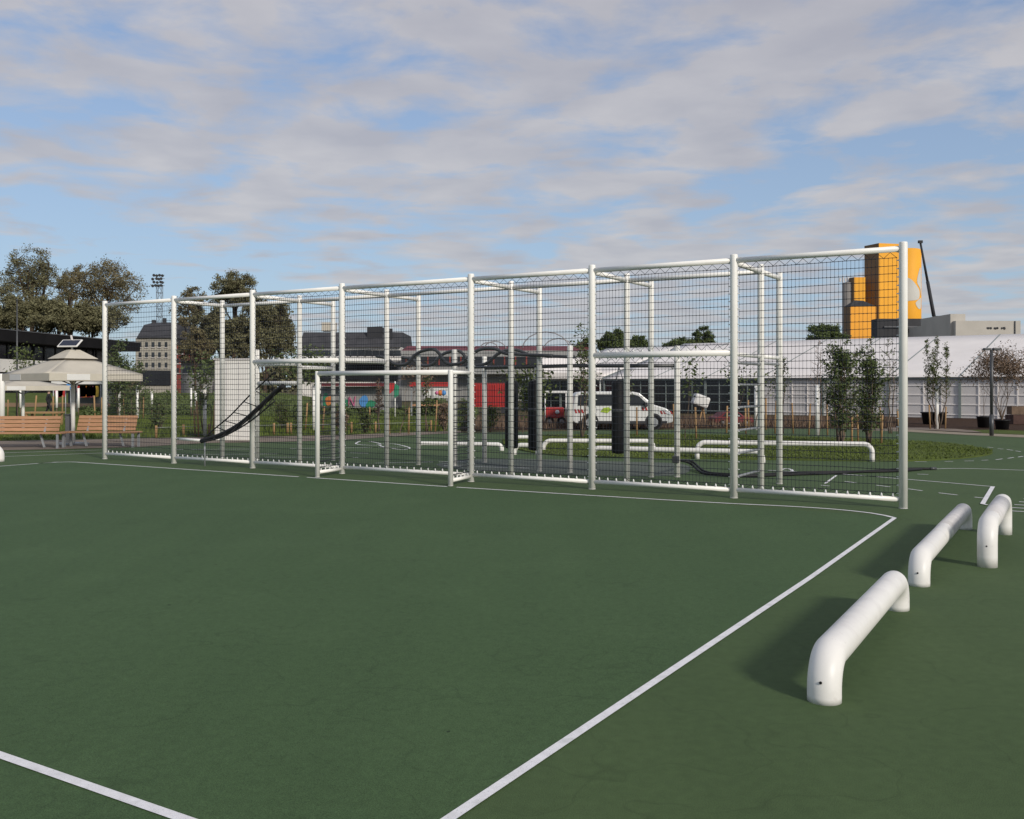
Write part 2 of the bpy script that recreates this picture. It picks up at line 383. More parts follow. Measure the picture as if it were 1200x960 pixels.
island = smooth_closed(GP([(600, 513), (660, 510.5), (800, 510), (950, 513), (1065, 517.5), (1120, 521), (1155, 527), (1163, 531.3), (1150, 535), (1110, 539), (1050, 541), (950, 540), (800, 537.5), (690, 536), (625, 531), (590, 521)]))
sheet('lawn_island', island, M['lawn'], .03, depth=.03)

def inside(p, poly):
    r = False; j = len(poly)-1
    for i in range(len(poly)):
        a, b = poly[i], poly[j]
        if (a.y > p[1]) != (b.y > p[1]) and p[0] < (b.x-a.x)*(p[1]-a.y)/(b.y-a.y)+a.x: r = not r
        j = i
    return r
rng = random.Random(5)
gb = MB()
xs = [p.x for p in island]; ys = [p.y for p in island]; n = 0
while n < 26000:
    x, y = rng.uniform(min(xs), max(xs)), rng.uniform(min(ys), max(ys))
    if not inside((x, y), island): continue
    n += 1; a = rng.uniform(0, 6.28); h = rng.uniform(.02, .055)*(1+.5*math.sin(x*1.3)*math.sin(y*.9)); wd = rng.uniform(.010, .02)
    dx, dy = math.cos(a)*wd, math.sin(a)*wd; lx, ly = rng.uniform(-.05, .05), rng.uniform(-.05, .05)
    gb.tri((x-dx, y-dy, .03), (x+dx, y+dy, .03), (x+lx, y+ly, .03+h))
tag(gb.build('grass', M['blade']), kind='stuff')
gb = MB(); n = 0
lawnL = GP([(-60, 518.2), (60, 515.3), (240, 511.8), (400, 509.3), (540, 504.5), (548, 497), (430, 489), (200, 490), (20, 492), (-60, 493)])
xs = [p.x for p in lawnL]; ys = [p.y for p in lawnL]
while n < 16000:
    x, y = rng.uniform(min(xs), max(xs)), rng.uniform(min(ys), max(ys))
    if not inside((x, y), lawnL): continue
    n += 1; a = rng.uniform(0, 6.28); h = rng.uniform(.08, .22)*(1+.6*math.sin(x*.8)*math.sin(y*.6)); wd = rng.uniform(.02, .035)
    dx, dy = math.cos(a)*wd, math.sin(a)*wd; lx, ly = rng.uniform(-.08, .08), rng.uniform(-.08, .08)
    gb.tri((x-dx, y-dy, 0), (x+dx, y+dy, 0), (x+lx, y+ly, h))
tag(gb.build('long_grass', M['blade']), kind='stuff')

def ribbon(mb, pts, wd, z):
    pts = [Vector((p[0], p[1], z)) for p in pts]; n = len(pts); L = []; Rr = []
    for i in range(n):
        d0 = (pts[i]-pts[i-1]).normalized() if i else (pts[1]-pts[0]).normalized()
        d1 = (pts[i+1]-pts[i]).normalized() if i < n-1 else d0
        t = (d0+d1).normalized(); nn = Vector((-t.y, t.x, 0)); k = max(.5, nn.dot(Vector((-d0.y, d0.x, 0))))
        L.append(pts[i]+nn*wd/2/k); Rr.append(pts[i]-nn*wd/2/k)
    for i in range(n-1): mb.quad(Rr[i], Rr[i+1], L[i+1], L[i])
lb = MB()
ZL = .006
ribbon(lb, [FS(18.2, -1.02), FS(11.28, -1.02)], .06, ZL); ribbon(lb, [FS(11.05, -1.02), FS(7.62, -1.02)], .06, ZL)
corner = smooth_open([FS(7.42, -1.01), FS(4.6, -.92), FS(2.6, -.80)] + GP([(920, 593.5), (975, 597), (1015, 601), (1037, 604.5)]))
ribbon(lb, corner + [G(1048.5, 607.3)], .06, ZL)
ribbon(lb, [G(1048.5, 607.3), FS(-.13, -6.0), FS(-.12, -13), FS(-.12, -30)], .057, ZL)
ribbon(lb, smooth_open([FS(18.2, -1.02), FS(18.75, -1.1), FS(18.95, -1.7), FS(18.95, -4), FS(18.95, -30)]), .06, ZL)
ribbon(lb, [FS(-.09, -12.555), FS(18.92, -12.555)], .056, ZL+.002)
tag(lb.build('court_lines', M['line']), kind='structure')
lb = MB()
ribbon(lb, smooth_open(GP([(1040, 550.5), (1085, 550), (1120, 549.3), (1150, 549.8), (1200, 551.5), (1280, 555)])), .05, ZL)
ribbon(lb, smooth_open(GP([(900, 551.5), (975, 555), (1056, 561.5), (1110, 566), (1162, 570.5)])), .05, ZL)
ribbon(lb, GP([(1163.5, 570.7), (1158, 580), (1151.5, 591)]), .07, ZL+.003)
ribbon(lb, GP([(1150, 591), (1157, 592.5)]), .05, ZL+.006)
for a, b in (((1064, 573.3), (1081, 575.5)), ((1100, 578), (1122, 580.5)), ((1142, 583), (1154, 584.2)), ((1075, 556), (1088, 556.4)),
             ((1027, 569), (1043, 571)), ((990, 564.5), (1006, 566.5)), ((1107, 541.2), (1117, 541.2)), ((1130, 540.6), (1141, 540.4)), ((1150, 539.8), (1158, 539.5)),
             ((1167, 539), (1175, 538)), ((1181, 537.4), (1188, 536.4)), ((1193, 536), (1199, 535)), ((1157, 524.3), (1164, 525)), ((1169, 526), (1176, 526.6)),
             ((1180, 527), (1187, 528)), ((1190, 528.7), (1196, 529.6)), ((1072, 541.2), (1086, 541.5)), ((980, 557.5), (967, 567)), ((962, 569), (972, 570)),
             ((205, 533), (330, 532.3)), ((205, 527), (300, 526.5)), ((310, 536), (420, 536.5)), ((340, 526), (480, 524)), ((410, 531), (432, 531.5)), ((-20, 531.8), (130, 527.2)), ((-20, 536.2), (125, 531)),
             ((440, 543), (545, 541)), ((520, 546), (620, 549))):
    ribbon(lb, GP([a, b]), .045, ZL)
for k, v in enumerate((585, 588.4, 591.8, 595.2, 599)):
    ribbon(lb, GP([(1196-abs(k-3)*-1.2-k*4.2, v), (1240, v+3)]), .05, ZL)
for c in (((417, 520), (424, 517), (436, 518), (446, 520.5), (440, 522), (424, 521.5)), ((445, 521), (462, 520.5), (480, 525), (470, 527), (450, 524)),
          ((914, 552.5), (920, 549.5), (928, 551), (926, 555), (918, 556))):
    p = smooth_closed(GP(c)); ribbon(lb, p+[p[0]], .06, ZL)
tag(lb.build('lane_markings', M['line']), kind='structure')

# ------------------------------------------------------------------ pipe hurdles and low rails
def pipe_path(a, b, h, bend):
    a, b = Vector(a), Vector(b); d = (b-a).normalized(); up = Vector((0, 0, 1)); pts = [a, a+up*(h-bend)*.5, a+up*(h-bend)]
    for k in range(1, 8):
        q = k/8*math.pi/2; pts.append(a+up*(h-bend)+up*bend*math.sin(q)+d*bend*(1-math.cos(q)))
    L = (b-a).length
    n = max(3, int(L/.25))
    for k in range(0, n+1): pts.append(a+up*h+d*(bend+(L-2*bend)*k/n))
    for k in range(1, 8):
        q = k/8*math.pi/2; pts.append(b+up*(h-bend)+up*bend*math.cos(q)-d*bend*(1-math.sin(q)))
    pts += [b+up*(h-bend), b+up*(h-bend)*.5, b]
    return pts
def hurdle(a, b, h, r, label, group, name='pipe_hurdle', hole=True, n=28, cat='hurdle', wear=None):
    a, b = Vector(a), Vector(b)
    t = thing(name, label, cat, a, 0, group)
    m = MB(); m.tube(pipe_path(a, b, h, min(.20, h*.72)), r, n); o = m.build('pipe', M['offwhite'], t)
    if hole:
        c = a+Vector((0, 0, h*.52)); dv = (b-a).normalized()*-1
        m = MB(); m.tube([c+dv*(r-.004), c+dv*(r+.0012)], .0085, 10); m.build('drain_hole', M['black'], t)
    if wear:
        d = (b-a).normalized(); p0 = a+d*wear[0]+Vector((0, 0, h)); p1 = a+d*wear[1]+Vector((0, 0, h))
        m = MB(); m.tube([p0, p1], r+.003, n, cap=True); m.build('scuffed_sleeve', M['worn'], t)
    return t
Gh = 'white pipe hurdles beside the court line'
def HB(u, v): return G(u, v)
hurdle(HB(966, 821), HB(1051, 714), .245, .097, 'nearest white pipe hurdle, long and clean, beside the sideline', Gh)
hurdle(HB(1077, 686), HB(1130, 620), .245, .095, 'white pipe hurdle with a scuffed grey patch, behind the nearest hurdle', Gh, wear=(1.9, 3.9))
hurdle(HB(1157, 664), HB(1176, 626), .42, .095, 'tallest and shortest-spanned white pipe hurdle at the right edge', Gh, wear=(.5, 2.0))
hurdle(G(-26, 541), G(0, 541), .34, .10, 'white pipe hurdle end at the left edge of the court', Gh, hole=False)
Gr = 'low white pipe rails behind the fence'
for a, b, h, lab in (((817, 538), (1022, 541), .42, 'longest low white pipe rail in front of the grass, behind the right fence bays'),
                     ((694, 537), (894, 542.5), .26, 'low white pipe rail ending in front of the longer rail, behind the black bag'),
                     ((637, 528), (766, 528.5), .28, 'low white pipe rail on the grass in front of the white van'),
                     ((603, 533), (630, 533.5), .26, 'short low white pipe arch between two black bags'),
                     ((490, 527), (588, 528.5), .18, 'low white pipe rail behind the goal, ending beside the leftmost black bag'),
                     ((604, 518), (622, 518), .16, 'tiny white pipe arch on the grass between two black bags')):
    hurdle(G(*a), G(*b), h, .062, lab, Gr, name='low_pipe_rail', hole=False, n=14, cat='rail')

# ------------------------------------------------------------------ fence with rope net
SS = [0, 2.6, 5.19, 7.78, 11.03, 13.66, 16.29, 18.89]; H = 3.99
fence = thing('sports_fence', 'long tall white sports fence with dark rope netting behind the court', 'fence', FS(9.4))
def post(mb, p, h, r, n=20):
    p = Vector(p); mb.tube([p, p+Vector((0, 0, h-.02)), p+Vector((0, 0, h-.006)), p+Vector((0, 0, h))], [r, r, r*.96, r*.82], n)
RP = .062
for i, s in enumerate(SS):
    m = MB(); post(m, FS(s), H, RP); o = m.build('post', M['white'], fence)
    m = MB(); m.tube([FS(s, 0, .002), FS(s, 0, .008)], RP+.004, 20); m.build('base_ring', M['worn'], o)
ZT, ZB, DX, DZ = H-.10, .135, .061, .119
def straight(mb, a, b, r, n=4): mb.tube([a, b], r, n, cap=False, smooth=False)
def net_rect(mb, P, s0, s1, z0, z1, knots=True, dx=DX, dz=DZ, rh=.0045, rv=.0026):
    ns = max(2, round((s1-s0)/dx)); nz = max(2, round((z1-z0)/dz)); rn = random.Random(int(s0*100+z0*10))
    for j in range(nz+1):
        z = z0+(z1-z0)*j/nz
        pts = [P(s0+(s1-s0)*k/6, z+(rn.uniform(-.006, .006) if 0 < k < 6 else 0)) for k in range(7)]
        mb.tube(pts, rh, 4, cap=False, smooth=False)
    for i in range(ns+1):
        s = s0+(s1-s0)*i/ns; o = rn.uniform(-.006, .006)
        mb.tube([P(s, z0), P(s+o, (z0+z1)/2), P(s, z1)], rv, 4, cap=False, smooth=False)
    if knots:
        for j in range(nz+1):
            for i in range(ns+1): mb.octa(P(s0+(s1-s0)*i/ns, z0+(z1-z0)*j/nz), .0105)
    return ns
def lace(mb, P, s0, s1, za, zb, pitch=.186):
    n = max(2, round((s1-s0)/pitch))
    for i in range(n):
        a = s0+(s1-s0)*i/n; b = s0+(s1-s0)*(i+1)/n; c = (a+b)/2
        straight(mb, P(a, za), P(c, zb), .0036); straight(mb, P(c, zb), P(b, za), .0036)
for i in range(7):
    a, b = SS[i]+RP, SS[i+1]-RP
    m = MB(); m.tube([FS(a-.01, 0, ZT), FS(b+.01, 0, ZT)], .045, 16); o = m.build('top_rail', M['white'], fence)
    m = MB(); m.tube([FS(a-.01, 0, ZB), FS(b+.01, 0, ZB)], .037, 16); o = m.build('bottom_rail', M['white'], fence)
    n = round((b-a)/.17)
    P = lambda s, z: FS(s, 0, z)
    m = MB()
    if i in (1, 4):
        zm = 2.38
        net_rect(m, P, a+.03, b-.03, .23, zm-.14); net_rect(m, P, a+.03, b-.03, zm+.14, ZT-.13)
        lace(m, P, a+.03, b-.03, zm-.14, zm-.05); lace(m, P, a+.03, b-.03, zm+.14, zm+.05)
    else:
        net_rect(m, P, a+.03, b-.03, .23, ZT-.13)
    lace(m, P, a+.03, b-.03, ZT-.13, ZT-.045); lace(m, P, a+.03, b-.03, .23, ZB+.04)
    for k in range(n):
        s = a+(b-a)*(k+.5)/n; m.tube([FS(s, 0, ZB+.035), FS(s, 0, ZB+.085)], [.02, .008], 6, mi=1)
        if i in (1, 4):
            m.tube([FS(s, 0, zm+.045), FS(s, 0, zm+.085)], [.02, .008], 6, mi=1); m.tube([FS(s, 0, zm-.045), FS(s, 0, zm-.08)], [.02, .008], 6, mi=1)
    for k in range(30):
        z = .22+k*.125
        m.tube([FS(a, 0, z), FS(a+.035, 0, z)], [.012, .005], 6, mi=1); m.tube([FS(b, 0, z), FS(b-.035, 0, z)], [.012, .005], 6, mi=1)
    m.build('rope_net', [M['net'], M['tie']], fence)
    if i in (1, 4):
        m = MB(); m.tube([FS(a-.01, 0, zm), FS(b+.01, 0, zm)], .052, 16); m.build('middle_rail', M['white'], fence)

# ------------------------------------------------------------------ goal in front of the fence
goal = thing('football_goal', 'white steel football goal with side nets fixed in front of the fence', 'goal', FS(9.3, -.85))
GS = (7.66, 10.93); GT = -.85; GH = 2.09
for s, sp in zip(GS, (7.78, 11.03)):
    m = MB(); post(m, FS(s, GT), GH+.045, .047, 16); o = m.build('goal_post', M['white'], goal)
    m = MB(); m.tube([FS(s, GT, .002), FS(s, GT, .008)], .051, 16); m.build('base_ring', M['worn'], o)
    t0 = GT+.045; t1 = -RP
    Q = lambda t, z, s=s, sp=sp: FS(s+(sp-s)*(t-GT)/(-GT), t, z)
    m = MB(); m.tube([Q(t0, GH), Q(t1, GH)], .036, 14); m.build('side_rail', M['white'], goal)
    m = MB(); m.tube([Q(t0, .10), Q(t1, .10)], .036, 14); o = m.build('side_base_rail', M['white'], goal)
    m = MB(); net_rect(m, Q, t0+.02, t1-.02, .20, GH-.09, dz=.122, dx=.075, rh=.0085, rv=.0032)
    lace(m, Q, t0+.02, t1-.02, GH-.09, GH-.035); lace(m, Q, t0+.02, t1-.02, .2, .13)
    for k in range(5):
        t = t0+(t1-t0)*(k+.5)/5; m.tube([Q(t, .13), Q(t, .18)], [.02, .008], 6, mi=1)
    m.build('side_net', [M['net'], M['tie']], goal)
m = MB(); m.tube([FS(GS[0]+.04, GT, GH), FS(GS[1]-.04, GT, GH)], .047, 16); m.build('crossbar', M['white'], goal)

# ------------------------------------------------------------------ exercise frame behind the fence
TB, TC = 1.48, 2.65
rig = thing('exercise_frame', 'white steel exercise frame of tall posts, beams and wavy dark bars behind the fence', 'exercise frame', FS(9, 1.5))
RB = .058
def addpost(s, t, h, r=RB):
    m = MB(); post(m, FS(s, t), h, r, 16); o = m.build('post', M['white'], rig)
    m = MB(); m.tube([FS(s, t, .002), FS(s, t, .008)], r+.004, 16); m.build('base_ring', M['worn'], o)
def bar(a, b, r=.045, name='beam', mt='white', n=12):
    m = MB(); m.tube([a, b], r, n); return m.build(name, M[mt], rig)
for s in SS[1:7]: addpost(s, TB, H)
for s in SS[1:6]: addpost(s, TC, H-.02)
zb = H-.13
for i, s in enumerate(SS[1:7]):
    bar(FS(s, RP, zb), FS(s, TB-RB, zb))
    if i < 5: bar(FS(s, TB+RB, zb), FS(s, TC-RB, zb))
for i in range(1, 6): bar(FS(SS[i]+RB, TB, zb-.005), FS(SS[i+1]-RB, TB, zb-.005), .042)
# short posts carrying dark bars
shorts = [(15.35, 1.75, 2.75), (10.15, 2.86, 2.68), (10.1, 4.05, 2.55), (7.07, 2.72, 2.70), (4.75, 2.95, 2.66)]
for s, t, h in shorts: addpost(s, t, h, .06)
bar(FS(SS[4], RP, 2.38), FS(SS[4], TB-RB, 2.38), .05)
bar(FS(SS[5], TB+RB, 2.28), FS(SS[5], TC-RB, 2.28), .045)
bar(FS(15.29, 1.75, 1.91), FS(SS[5]+RB, TB, 1.91), .05)
bar(FS(15.29, 1.75, 2.37), FS(SS[5]+RB, TB, 2.37), .05)
bar(FS(SS[1], RP, 2.36), FS(SS[1], TB-RB, 2.36), .036); bar(FS(SS[1], TB+RB, 2.36), FS(SS[1], TC-RB, 2.36), .036)
bar(FS(SS[1], RP, 2.22), FS(SS[1], TB-RB, 2.22), .026, mt='steel'); bar(FS(SS[1], TB+RB, 2.24), FS(SS[1], TC-RB, 2.24), .026, mt='steel')
for z in (.34, .72, 1.10, 1.48, 1.86): bar(FS(SS[1], RP, z), FS(SS[1], TB-RB, z), .021, 'ladder_rung', 'steel', 10)
for t in (2.55, 3.55):
    pts = []
    for s, z in ((12.2, 2.55), (11.9, 2.50), (11.65, 2.36), (11.3, 2.36), (11.05, 2.56), (10.8, 2.66), (10.45, 2.66), (10.15, 2.36), (9.75, 2.36), (9.45, 2.56), (9.2, 2.66), (8.85, 2.66), (8.6, 2.56), (8.3, 2.53), (7.4, 2.48)):
        pts.append(FS(s, t, z))
    m = MB(); m.tube(smooth_open(pts, 4), .038, 10); m.build('wavy_bar', M['darkmetal'], rig)
bar(FS(10.1, 4.05, 2.27), FS(7.1, 2.76, 2.27), .04, 'pull_up_bar', 'darkmetal'); bar(FS(7.05, 2.76, 2.27), FS(4.8, 2.95, 2.25), .04, 'pull_up_bar', 'darkmetal')
bar(FS(10.05, 3.2, 2.27), FS(7.85, TC, 2.27), .03, 'pull_up_bar', 'darkmetal')
m = MB(); m.box(FS(4.75, 2.88, .36), (.12, .10, .14), math.atan2(EV.y, EV.x)); m.build('rope_anchor', M['darkmetal'], rig, bevel=.01)

Gb = 'black padded bags hanging on the exercise frame'
for (u, d, lab) in ((599.5, 21.6, 'leftmost black padded bag, hanging right behind a white post'), (627, 21.0, 'black padded bag hanging above the short pipe arch, left of a white post'), (725, 20.0, 'rightmost black padded bag, hanging in front of the white van')):
    x = (u-600)*d/F
    t = thing('punching_bag', lab, 'punching bag', (x, d, 0), 0, Gb)
    m = MB(); m.lathe([(.05, .42), (.135, .44), (.15, .48), (.15, 1.9), (.135, 1.94), (.05, 1.96)], (x, d, 0), 20); m.build('bag', M['black'], t)
    m = MB(); m.lathe([(.152, 1.28), (.153, 1.28), (.153, 1.36), (.152, 1.36)], (x, d, 0), 20); m.build('strap', M['darkmetal'], t)
    m = MB()
    for k in range(3):
        a = k*2.09; m.tube([(x+.1*math.cos(a), d+.1*math.sin(a), 1.94), (x, d, 2.25)], .009, 6)
    m.build('chain', M['steel'], t)

# battle rope lying on the ground
t = thing('battle_rope', 'thick black rope trailing from the frame across the green ground', 'rope', FS(4.75, 2.88, 0))
p = [FS(4.75, 2.86, .36)] + [G(u, v, .03) + Vector((0, 0, z)) for u, v, z in ((808, 549, .12), (822, 553.5, 0), (840, 556.5, 0), (870, 558, 0), (905, 557, 0), (945, 555.5, 0), (990, 554, 0), (1030, 551.5, 0), (1062, 549.5, 0), (1090, 549.3, 0))]
m = MB(); m.tube(smooth_open(p, 8), .027, 10); o = m.build('rope_strand', M['black'], t)
p = [FS(4.75, 2.90, .34)] + [G(u, v, .03) + Vector((0, 0, z)) for u, v, z in ((810, 548, .14), (826, 552.5, 0), (848, 555.5, 0), (880, 556.5, 0), (930, 554, 0), (985, 553, 0), (1035, 552.5, 0), (1060, 551.5, 0), (1080, 550, 0))]
m = MB(); m.tube(smooth_open(p, 8), .025, 10); m.build('rope_strand', M['black'], t)
m = MB(); q = G(1090, 549.3, .03); m.tube([q, q+Vector((.14, .02, 0))], .032, 10); m.build('rope_grip', M['darkmetal'], o)

# sagging climbing net strip between frame and a low rail
nb = thing('rope_bridge', 'black sagging rope net strip sloping down to a low white bar, left of the goal', 'rope bridge', FS(15.6, .9, 0))
cen = smooth_open([at(332, 452, 20.6), at(318, 464, 20.8), at(300, 481, 21.0), at(280, 498, 21.3), at(258, 510, 21.6), at(236, 517, 21.9)], 5)
m = MB(); m.tube(cen, .052, 10); m.build('net_strip', M['black'], nb)
up = smooth_open([at(322, 436, 21.4), at(294, 462, 21.6), at(270, 487, 21.8), at(251, 503, 22.0), at(238, 515, 22.0)], 6)
lo = smooth_open([at(322, 470, 20.4), at(297, 491, 20.6), at(275, 505, 21.0), at(255, 514, 21.4), at(236, 518, 21.8)], 6)
m = MB(); m.tube(up, .017, 8); m.build('edge_rope', M['black'], nb)
m = MB(); m.tube(lo, .017, 8); m.build('edge_rope', M['black'], nb)
m = MB()
for k in range(2, len(up)-1, 3):
    j = min(len(cen)-1, int(k/len(up)*len(cen))+1); m.tube([up[k], cen[j]], .011, 6); m.tube([lo[min(k, len(lo)-1)], cen[j]], .011, 6)
m.build('cross_rope', M['black'], nb)
m = MB(); b = at(240, 516.5, 22.0); a = FS(16.29, .06, b.z)
m.tube([a, b], .032, 12); m.build('low_bar', M['white'], nb); m = MB(); m.tube([Vector((b.x, b.y, 0)), b], .018, 8); m.build('leg', M['steel'], nb)

# ------------------------------------------------------------------ trees
def grow(tb, leaves, p, d, L, r, depth, rng, spread, leafp, updraft=.15, sides=6):
    segs = 3 if depth > 1 else 2; pts = [p]; rs = [r]; q = p.copy(); dd = d.copy()
    for k in range(segs):
        dd = (dd + Vector((rng.gauss(0, .12), rng.gauss(0, .12), rng.gauss(0, .08)+updraft*.25))).normalized()
        q = q + dd*L/segs; pts.append(q.copy()); rs.append(r*(1-.42*(k+1)/segs))
        if depth <= 1:
            leaves.append(q.copy())
    tb.tube(pts, rs, max(3, sides), cap=False)
    if depth == 0: return
    nb_ = rng.choice((2, 3, 3)) if depth > 1 else rng.choice((2, 3, 4))
    for k in range(nb_):
        ax = dd.orthogonal().normalized(); ax.rotate(Matrix.Rotation(rng.uniform(0, 6.28), 3, dd))
        nd_ = dd.copy(); nd_.rotate(Matrix.Rotation(rng.uniform(.4, 1.0)*spread, 3, ax))
        nd_ = (nd_ + Vector((0, 0, updraft))).normalized()
        st = pts[-1] if k < 2 else pts[rng.randint(1, segs)]
        grow(tb, leaves, st, nd_, L*rng.uniform(.62, .86), rs[-1]*rng.uniform(.62, .82), depth-1, rng, spread, leafp, updraft, sides-1)
def leafcloud(mb, pts, n, size, rad, rng):
    for p in pts:
        for k in range(n):
            c = p + Vector((rng.gauss(0, rad), rng.gauss(0, rad), rng.gauss(0, rad*.8)))
            s_ = size*rng.uniform(.5, 1.3); a = Vector((rng.gauss(0, 1), rng.gauss(0, 1), rng.gauss(0, .8))).normalized()
            b = a.orthogonal().normalized(); b.rotate(Matrix.Rotation(rng.uniform(0, 6.28), 3, a))
            mb.quad(c-a*s_, c-b*s_*.5, c+a*s_, c+b*s_*.5)
def tree(name, label, loc, h, depth, seed, leaf, nl, size, rad, spread=.75, trunk=.28, r=None, bark='bark', group=None, updraft=.15, cat='tree', lean=(0, 0), stems=1, hw=None):
    rng = random.Random(seed); loc = Vector(loc)
    t = thing(name, label, cat, loc, 0, group); tb = MB(); lv = []
    r = r or h*.022
    for k in range(stems):
        d = Vector((lean[0]+rng.gauss(0, .03), lean[1]+rng.gauss(0, .03), 1))
        if stems > 1:
            a = 6.28*k/stems+rng.uniform(-.3, .3); d += Vector((math.cos(a), math.sin(a), 0))*rng.uniform(.10, .38)
        grow(tb, lv, loc-Vector((0, 0, .05)), d.normalized(), h*trunk, r, depth, rng, spread, 1, updraft, 8 if depth > 4 else 6)
    zmax = max(p.z for p in lv); k = (h-rad*.5)/max(.1, zmax-loc.z)
    S = Matrix.Translation(loc) @ Matrix.Diagonal((k, k, k, 1)) @ Matrix.Translation(-loc)
    tb.v = [S @ v for v in tb.v]; lv = [S @ v for v in lv]
    if hw:
        xs_ = sorted(p.x-loc.x for p in lv); ys_ = sorted(p.y-loc.y for p in lv); q0, q1 = int(len(xs_)*.03), int(len(xs_)*.97)
        ox, oy = (xs_[q0]+xs_[q1])/2, (ys_[q0]+ys_[q1])/2; kx, ky = 2*hw/(xs_[q1]-xs_[q0]), 2*hw/(ys_[q1]-ys_[q0])
        def fit(v):
            f = max(0, min(1, (v.z-loc.z)/(h*.5))); f2 = .35+.65*f
            return Vector((loc.x+(v.x-loc.x-ox*f)*(1+(kx-1)*f2), loc.y+(v.y-loc.y-oy*f)*(1+(ky-1)*f2), v.z))
        tb.v = [fit(v) for v in tb.v]; lv = [fit(v) for v in lv]
    tb.build('trunk', M[bark], t)
    if leaf:
        lb_ = MB(); leafcloud(lb_, lv, nl, size, rad, rng); lb_.build('crown', M[leaf], t)
    return t
def base_at(u, d): return Vector(((u-600)*d/F, d, 0))
def crowntree(name, label, u, vt, d, hp, vb, seed, leaf, ncl, nl, size, group, lean=0.0):
    rng = random.Random(seed); loc = base_at(u, d); h = zz(vt, d); hw = hp*d/F; zb = max(.6, zz(vb, d)); t = thing(name, label, 'tree', loc, 0, group)
    tb = MB(); lv = []; ph = [rng.uniform(0, 6.28) for _ in range(5)]; zc_ = (h+zb)/2; va = (h-zb)/2; r0 = h*.02
    def crown(rad, a, el):
        lob = 1+.16*math.sin(3*a+ph[0])*math.cos(2*el+ph[1])+.12*math.sin(5*a+ph[2])+.10*math.sin(4*el+ph[3])
        return loc+Vector((math.cos(a)*math.cos(el)*hw*rad*lob+lean*hw, math.sin(a)*math.cos(el)*hw*rad*lob, zc_+math.sin(el)*va*min(1.0, rad*(.9+.1*lob))))
    top = loc+Vector((lean*hw*.6, 0, zb+va*.9)); trunk = [loc+Vector((0, 0, -.1)), loc+Vector((rng.gauss(0, .05)*hw, 0, zb*.5)), loc.lerp(top, zb/max(.1, top.z))+Vector((rng.gauss(0, .04)*hw, 0, 0)), top]
    tr = smooth_open(trunk, 4); tb.tube(tr, [r0*(1-.6*q/(len(tr)-1)) for q in range(len(tr))], 8); pts = [(p, r0*.4) for p in tr[len(tr)//2:]]
    for q in range(9):
        a = 6.28*q/9+rng.uniform(-.4, .4); el = rng.uniform(-.15, 1.1); e = crown(.68, a, el); st = tr[rng.randint(len(tr)//2-1, len(tr)-1)]
        md = st.lerp(e, .5)+Vector((0, 0, -.12*va)) if el < .3 else st.lerp(e, .5)+Vector((rng.gauss(0, .08)*hw, 0, 0)); lp = smooth_open([st, md, e], 4)
        tb.tube(lp, [max(.03, r0*.42*(1-.75*g/(len(lp)-1))) for g in range(len(lp))], 5, cap=False); pts += [(p, r0*.14) for p in lp[3:]]
    rc = hw*.15
    for q in range(ncl):
        a = rng.uniform(0, 6.28); el = math.asin(rng.uniform(-.75, 1)); c = crown(rng.random()**.42*.93, a, el)
        st, rr_ = min(pts, key=lambda w_: (w_[0]-c).length_squared+(4*max(0, w_[0].z-c.z))**2*.05); mid = st.lerp(c, .55)+Vector((rng.gauss(0, .25)*rc, rng.gauss(0, .25)*rc, rng.gauss(0, .25)*rc))
        tb.tube([st, mid, c], [rr_*.8, rr_*.5, rr_*.25], 4, cap=False)
        for g in range(6):
            e = c+Vector((rng.gauss(0, 1), rng.gauss(0, 1), rng.gauss(.25, .8))).normalized()*rc*rng.uniform(.6, 1.25); tb.tube([c.lerp(mid, rng.uniform(0, .5)), e], [rr_*.22, rr_*.08], 3, cap=False); lv.append(e); lv.append(c.lerp(e, .55))
    tb.build('trunk', M['bark'], t); lb_ = MB(); leafcloud(lb_, lv, int(nl*1.7), size, rc*.45, rng); lb_.build('crown', M[leaf], t); return t
Gt = 'big old trees behind the dark pavilion'
crowntree('broad_tree', 'tall grey-brown tree in thin leaf, highest of the trees above the dark pavilion roof', 38, 288, 126, 38, 372, 11, 'leafolive', 120, 5, .125, Gt)
crowntree('broad_tree', 'wide bronze-tinged tree above the pavilion roof, just left of the floodlight mast', 126, 305, 130, 43, 375, 24, 'leafbrown', 125, 6, .125, Gt)
crowntree('broad_tree', 'grey tree cut off by the left edge of the picture', -20, 306, 124, 34, 378, 31, 'leafolive', 100, 5, .125, Gt)
crowntree('broad_tree', 'slender thin-leaved tree standing between the two biggest trees', 82, 304, 138, 22, 380, 41, 'leafbrown', 60, 5, .125, Gt)
crowntree('dense_tree', 'low dense dark olive tree under the tall tree, against the pavilion roof', 28, 346, 118, 36, 395, 43, 'leafolive', 110, 12, .15, Gt)
crowntree('dense_tree', 'low dense dark tree filling the gap beside the end fence post', 108, 356, 120, 36, 396, 44, 'leafolive', 110, 11, .15, Gt)
crowntree('dense_tree', 'low dense olive tree between the two dark low trees, above the parasol', 68, 352, 116, 26, 396, 45, 'leafolive', 90, 11, .15, Gt)
Gm = 'trees seen through the left fence bays'
crowntree('broad_tree', 'round-topped tree rising above the top rail of the second fence bay', 277, 317, 112, 30, 372, 51, 'leafolive', 110, 7, .12, Gm)
crowntree('broad_tree', 'ragged tree just right of the second fence post, above the rail', 226, 334, 110, 23, 392, 52, 'leafbrown', 70, 5, .12, Gm)
crowntree('dense_tree', 'dense olive tree behind the white cabin', 258, 358, 95, 34, 432, 53, 'leafolive', 120, 12, .13, Gm)
crowntree('dense_tree', 'dense dark tree right of the white cabin, behind the third fence post', 312, 348, 98, 36, 436, 54, 'leafolive', 140, 13, .13, Gm)
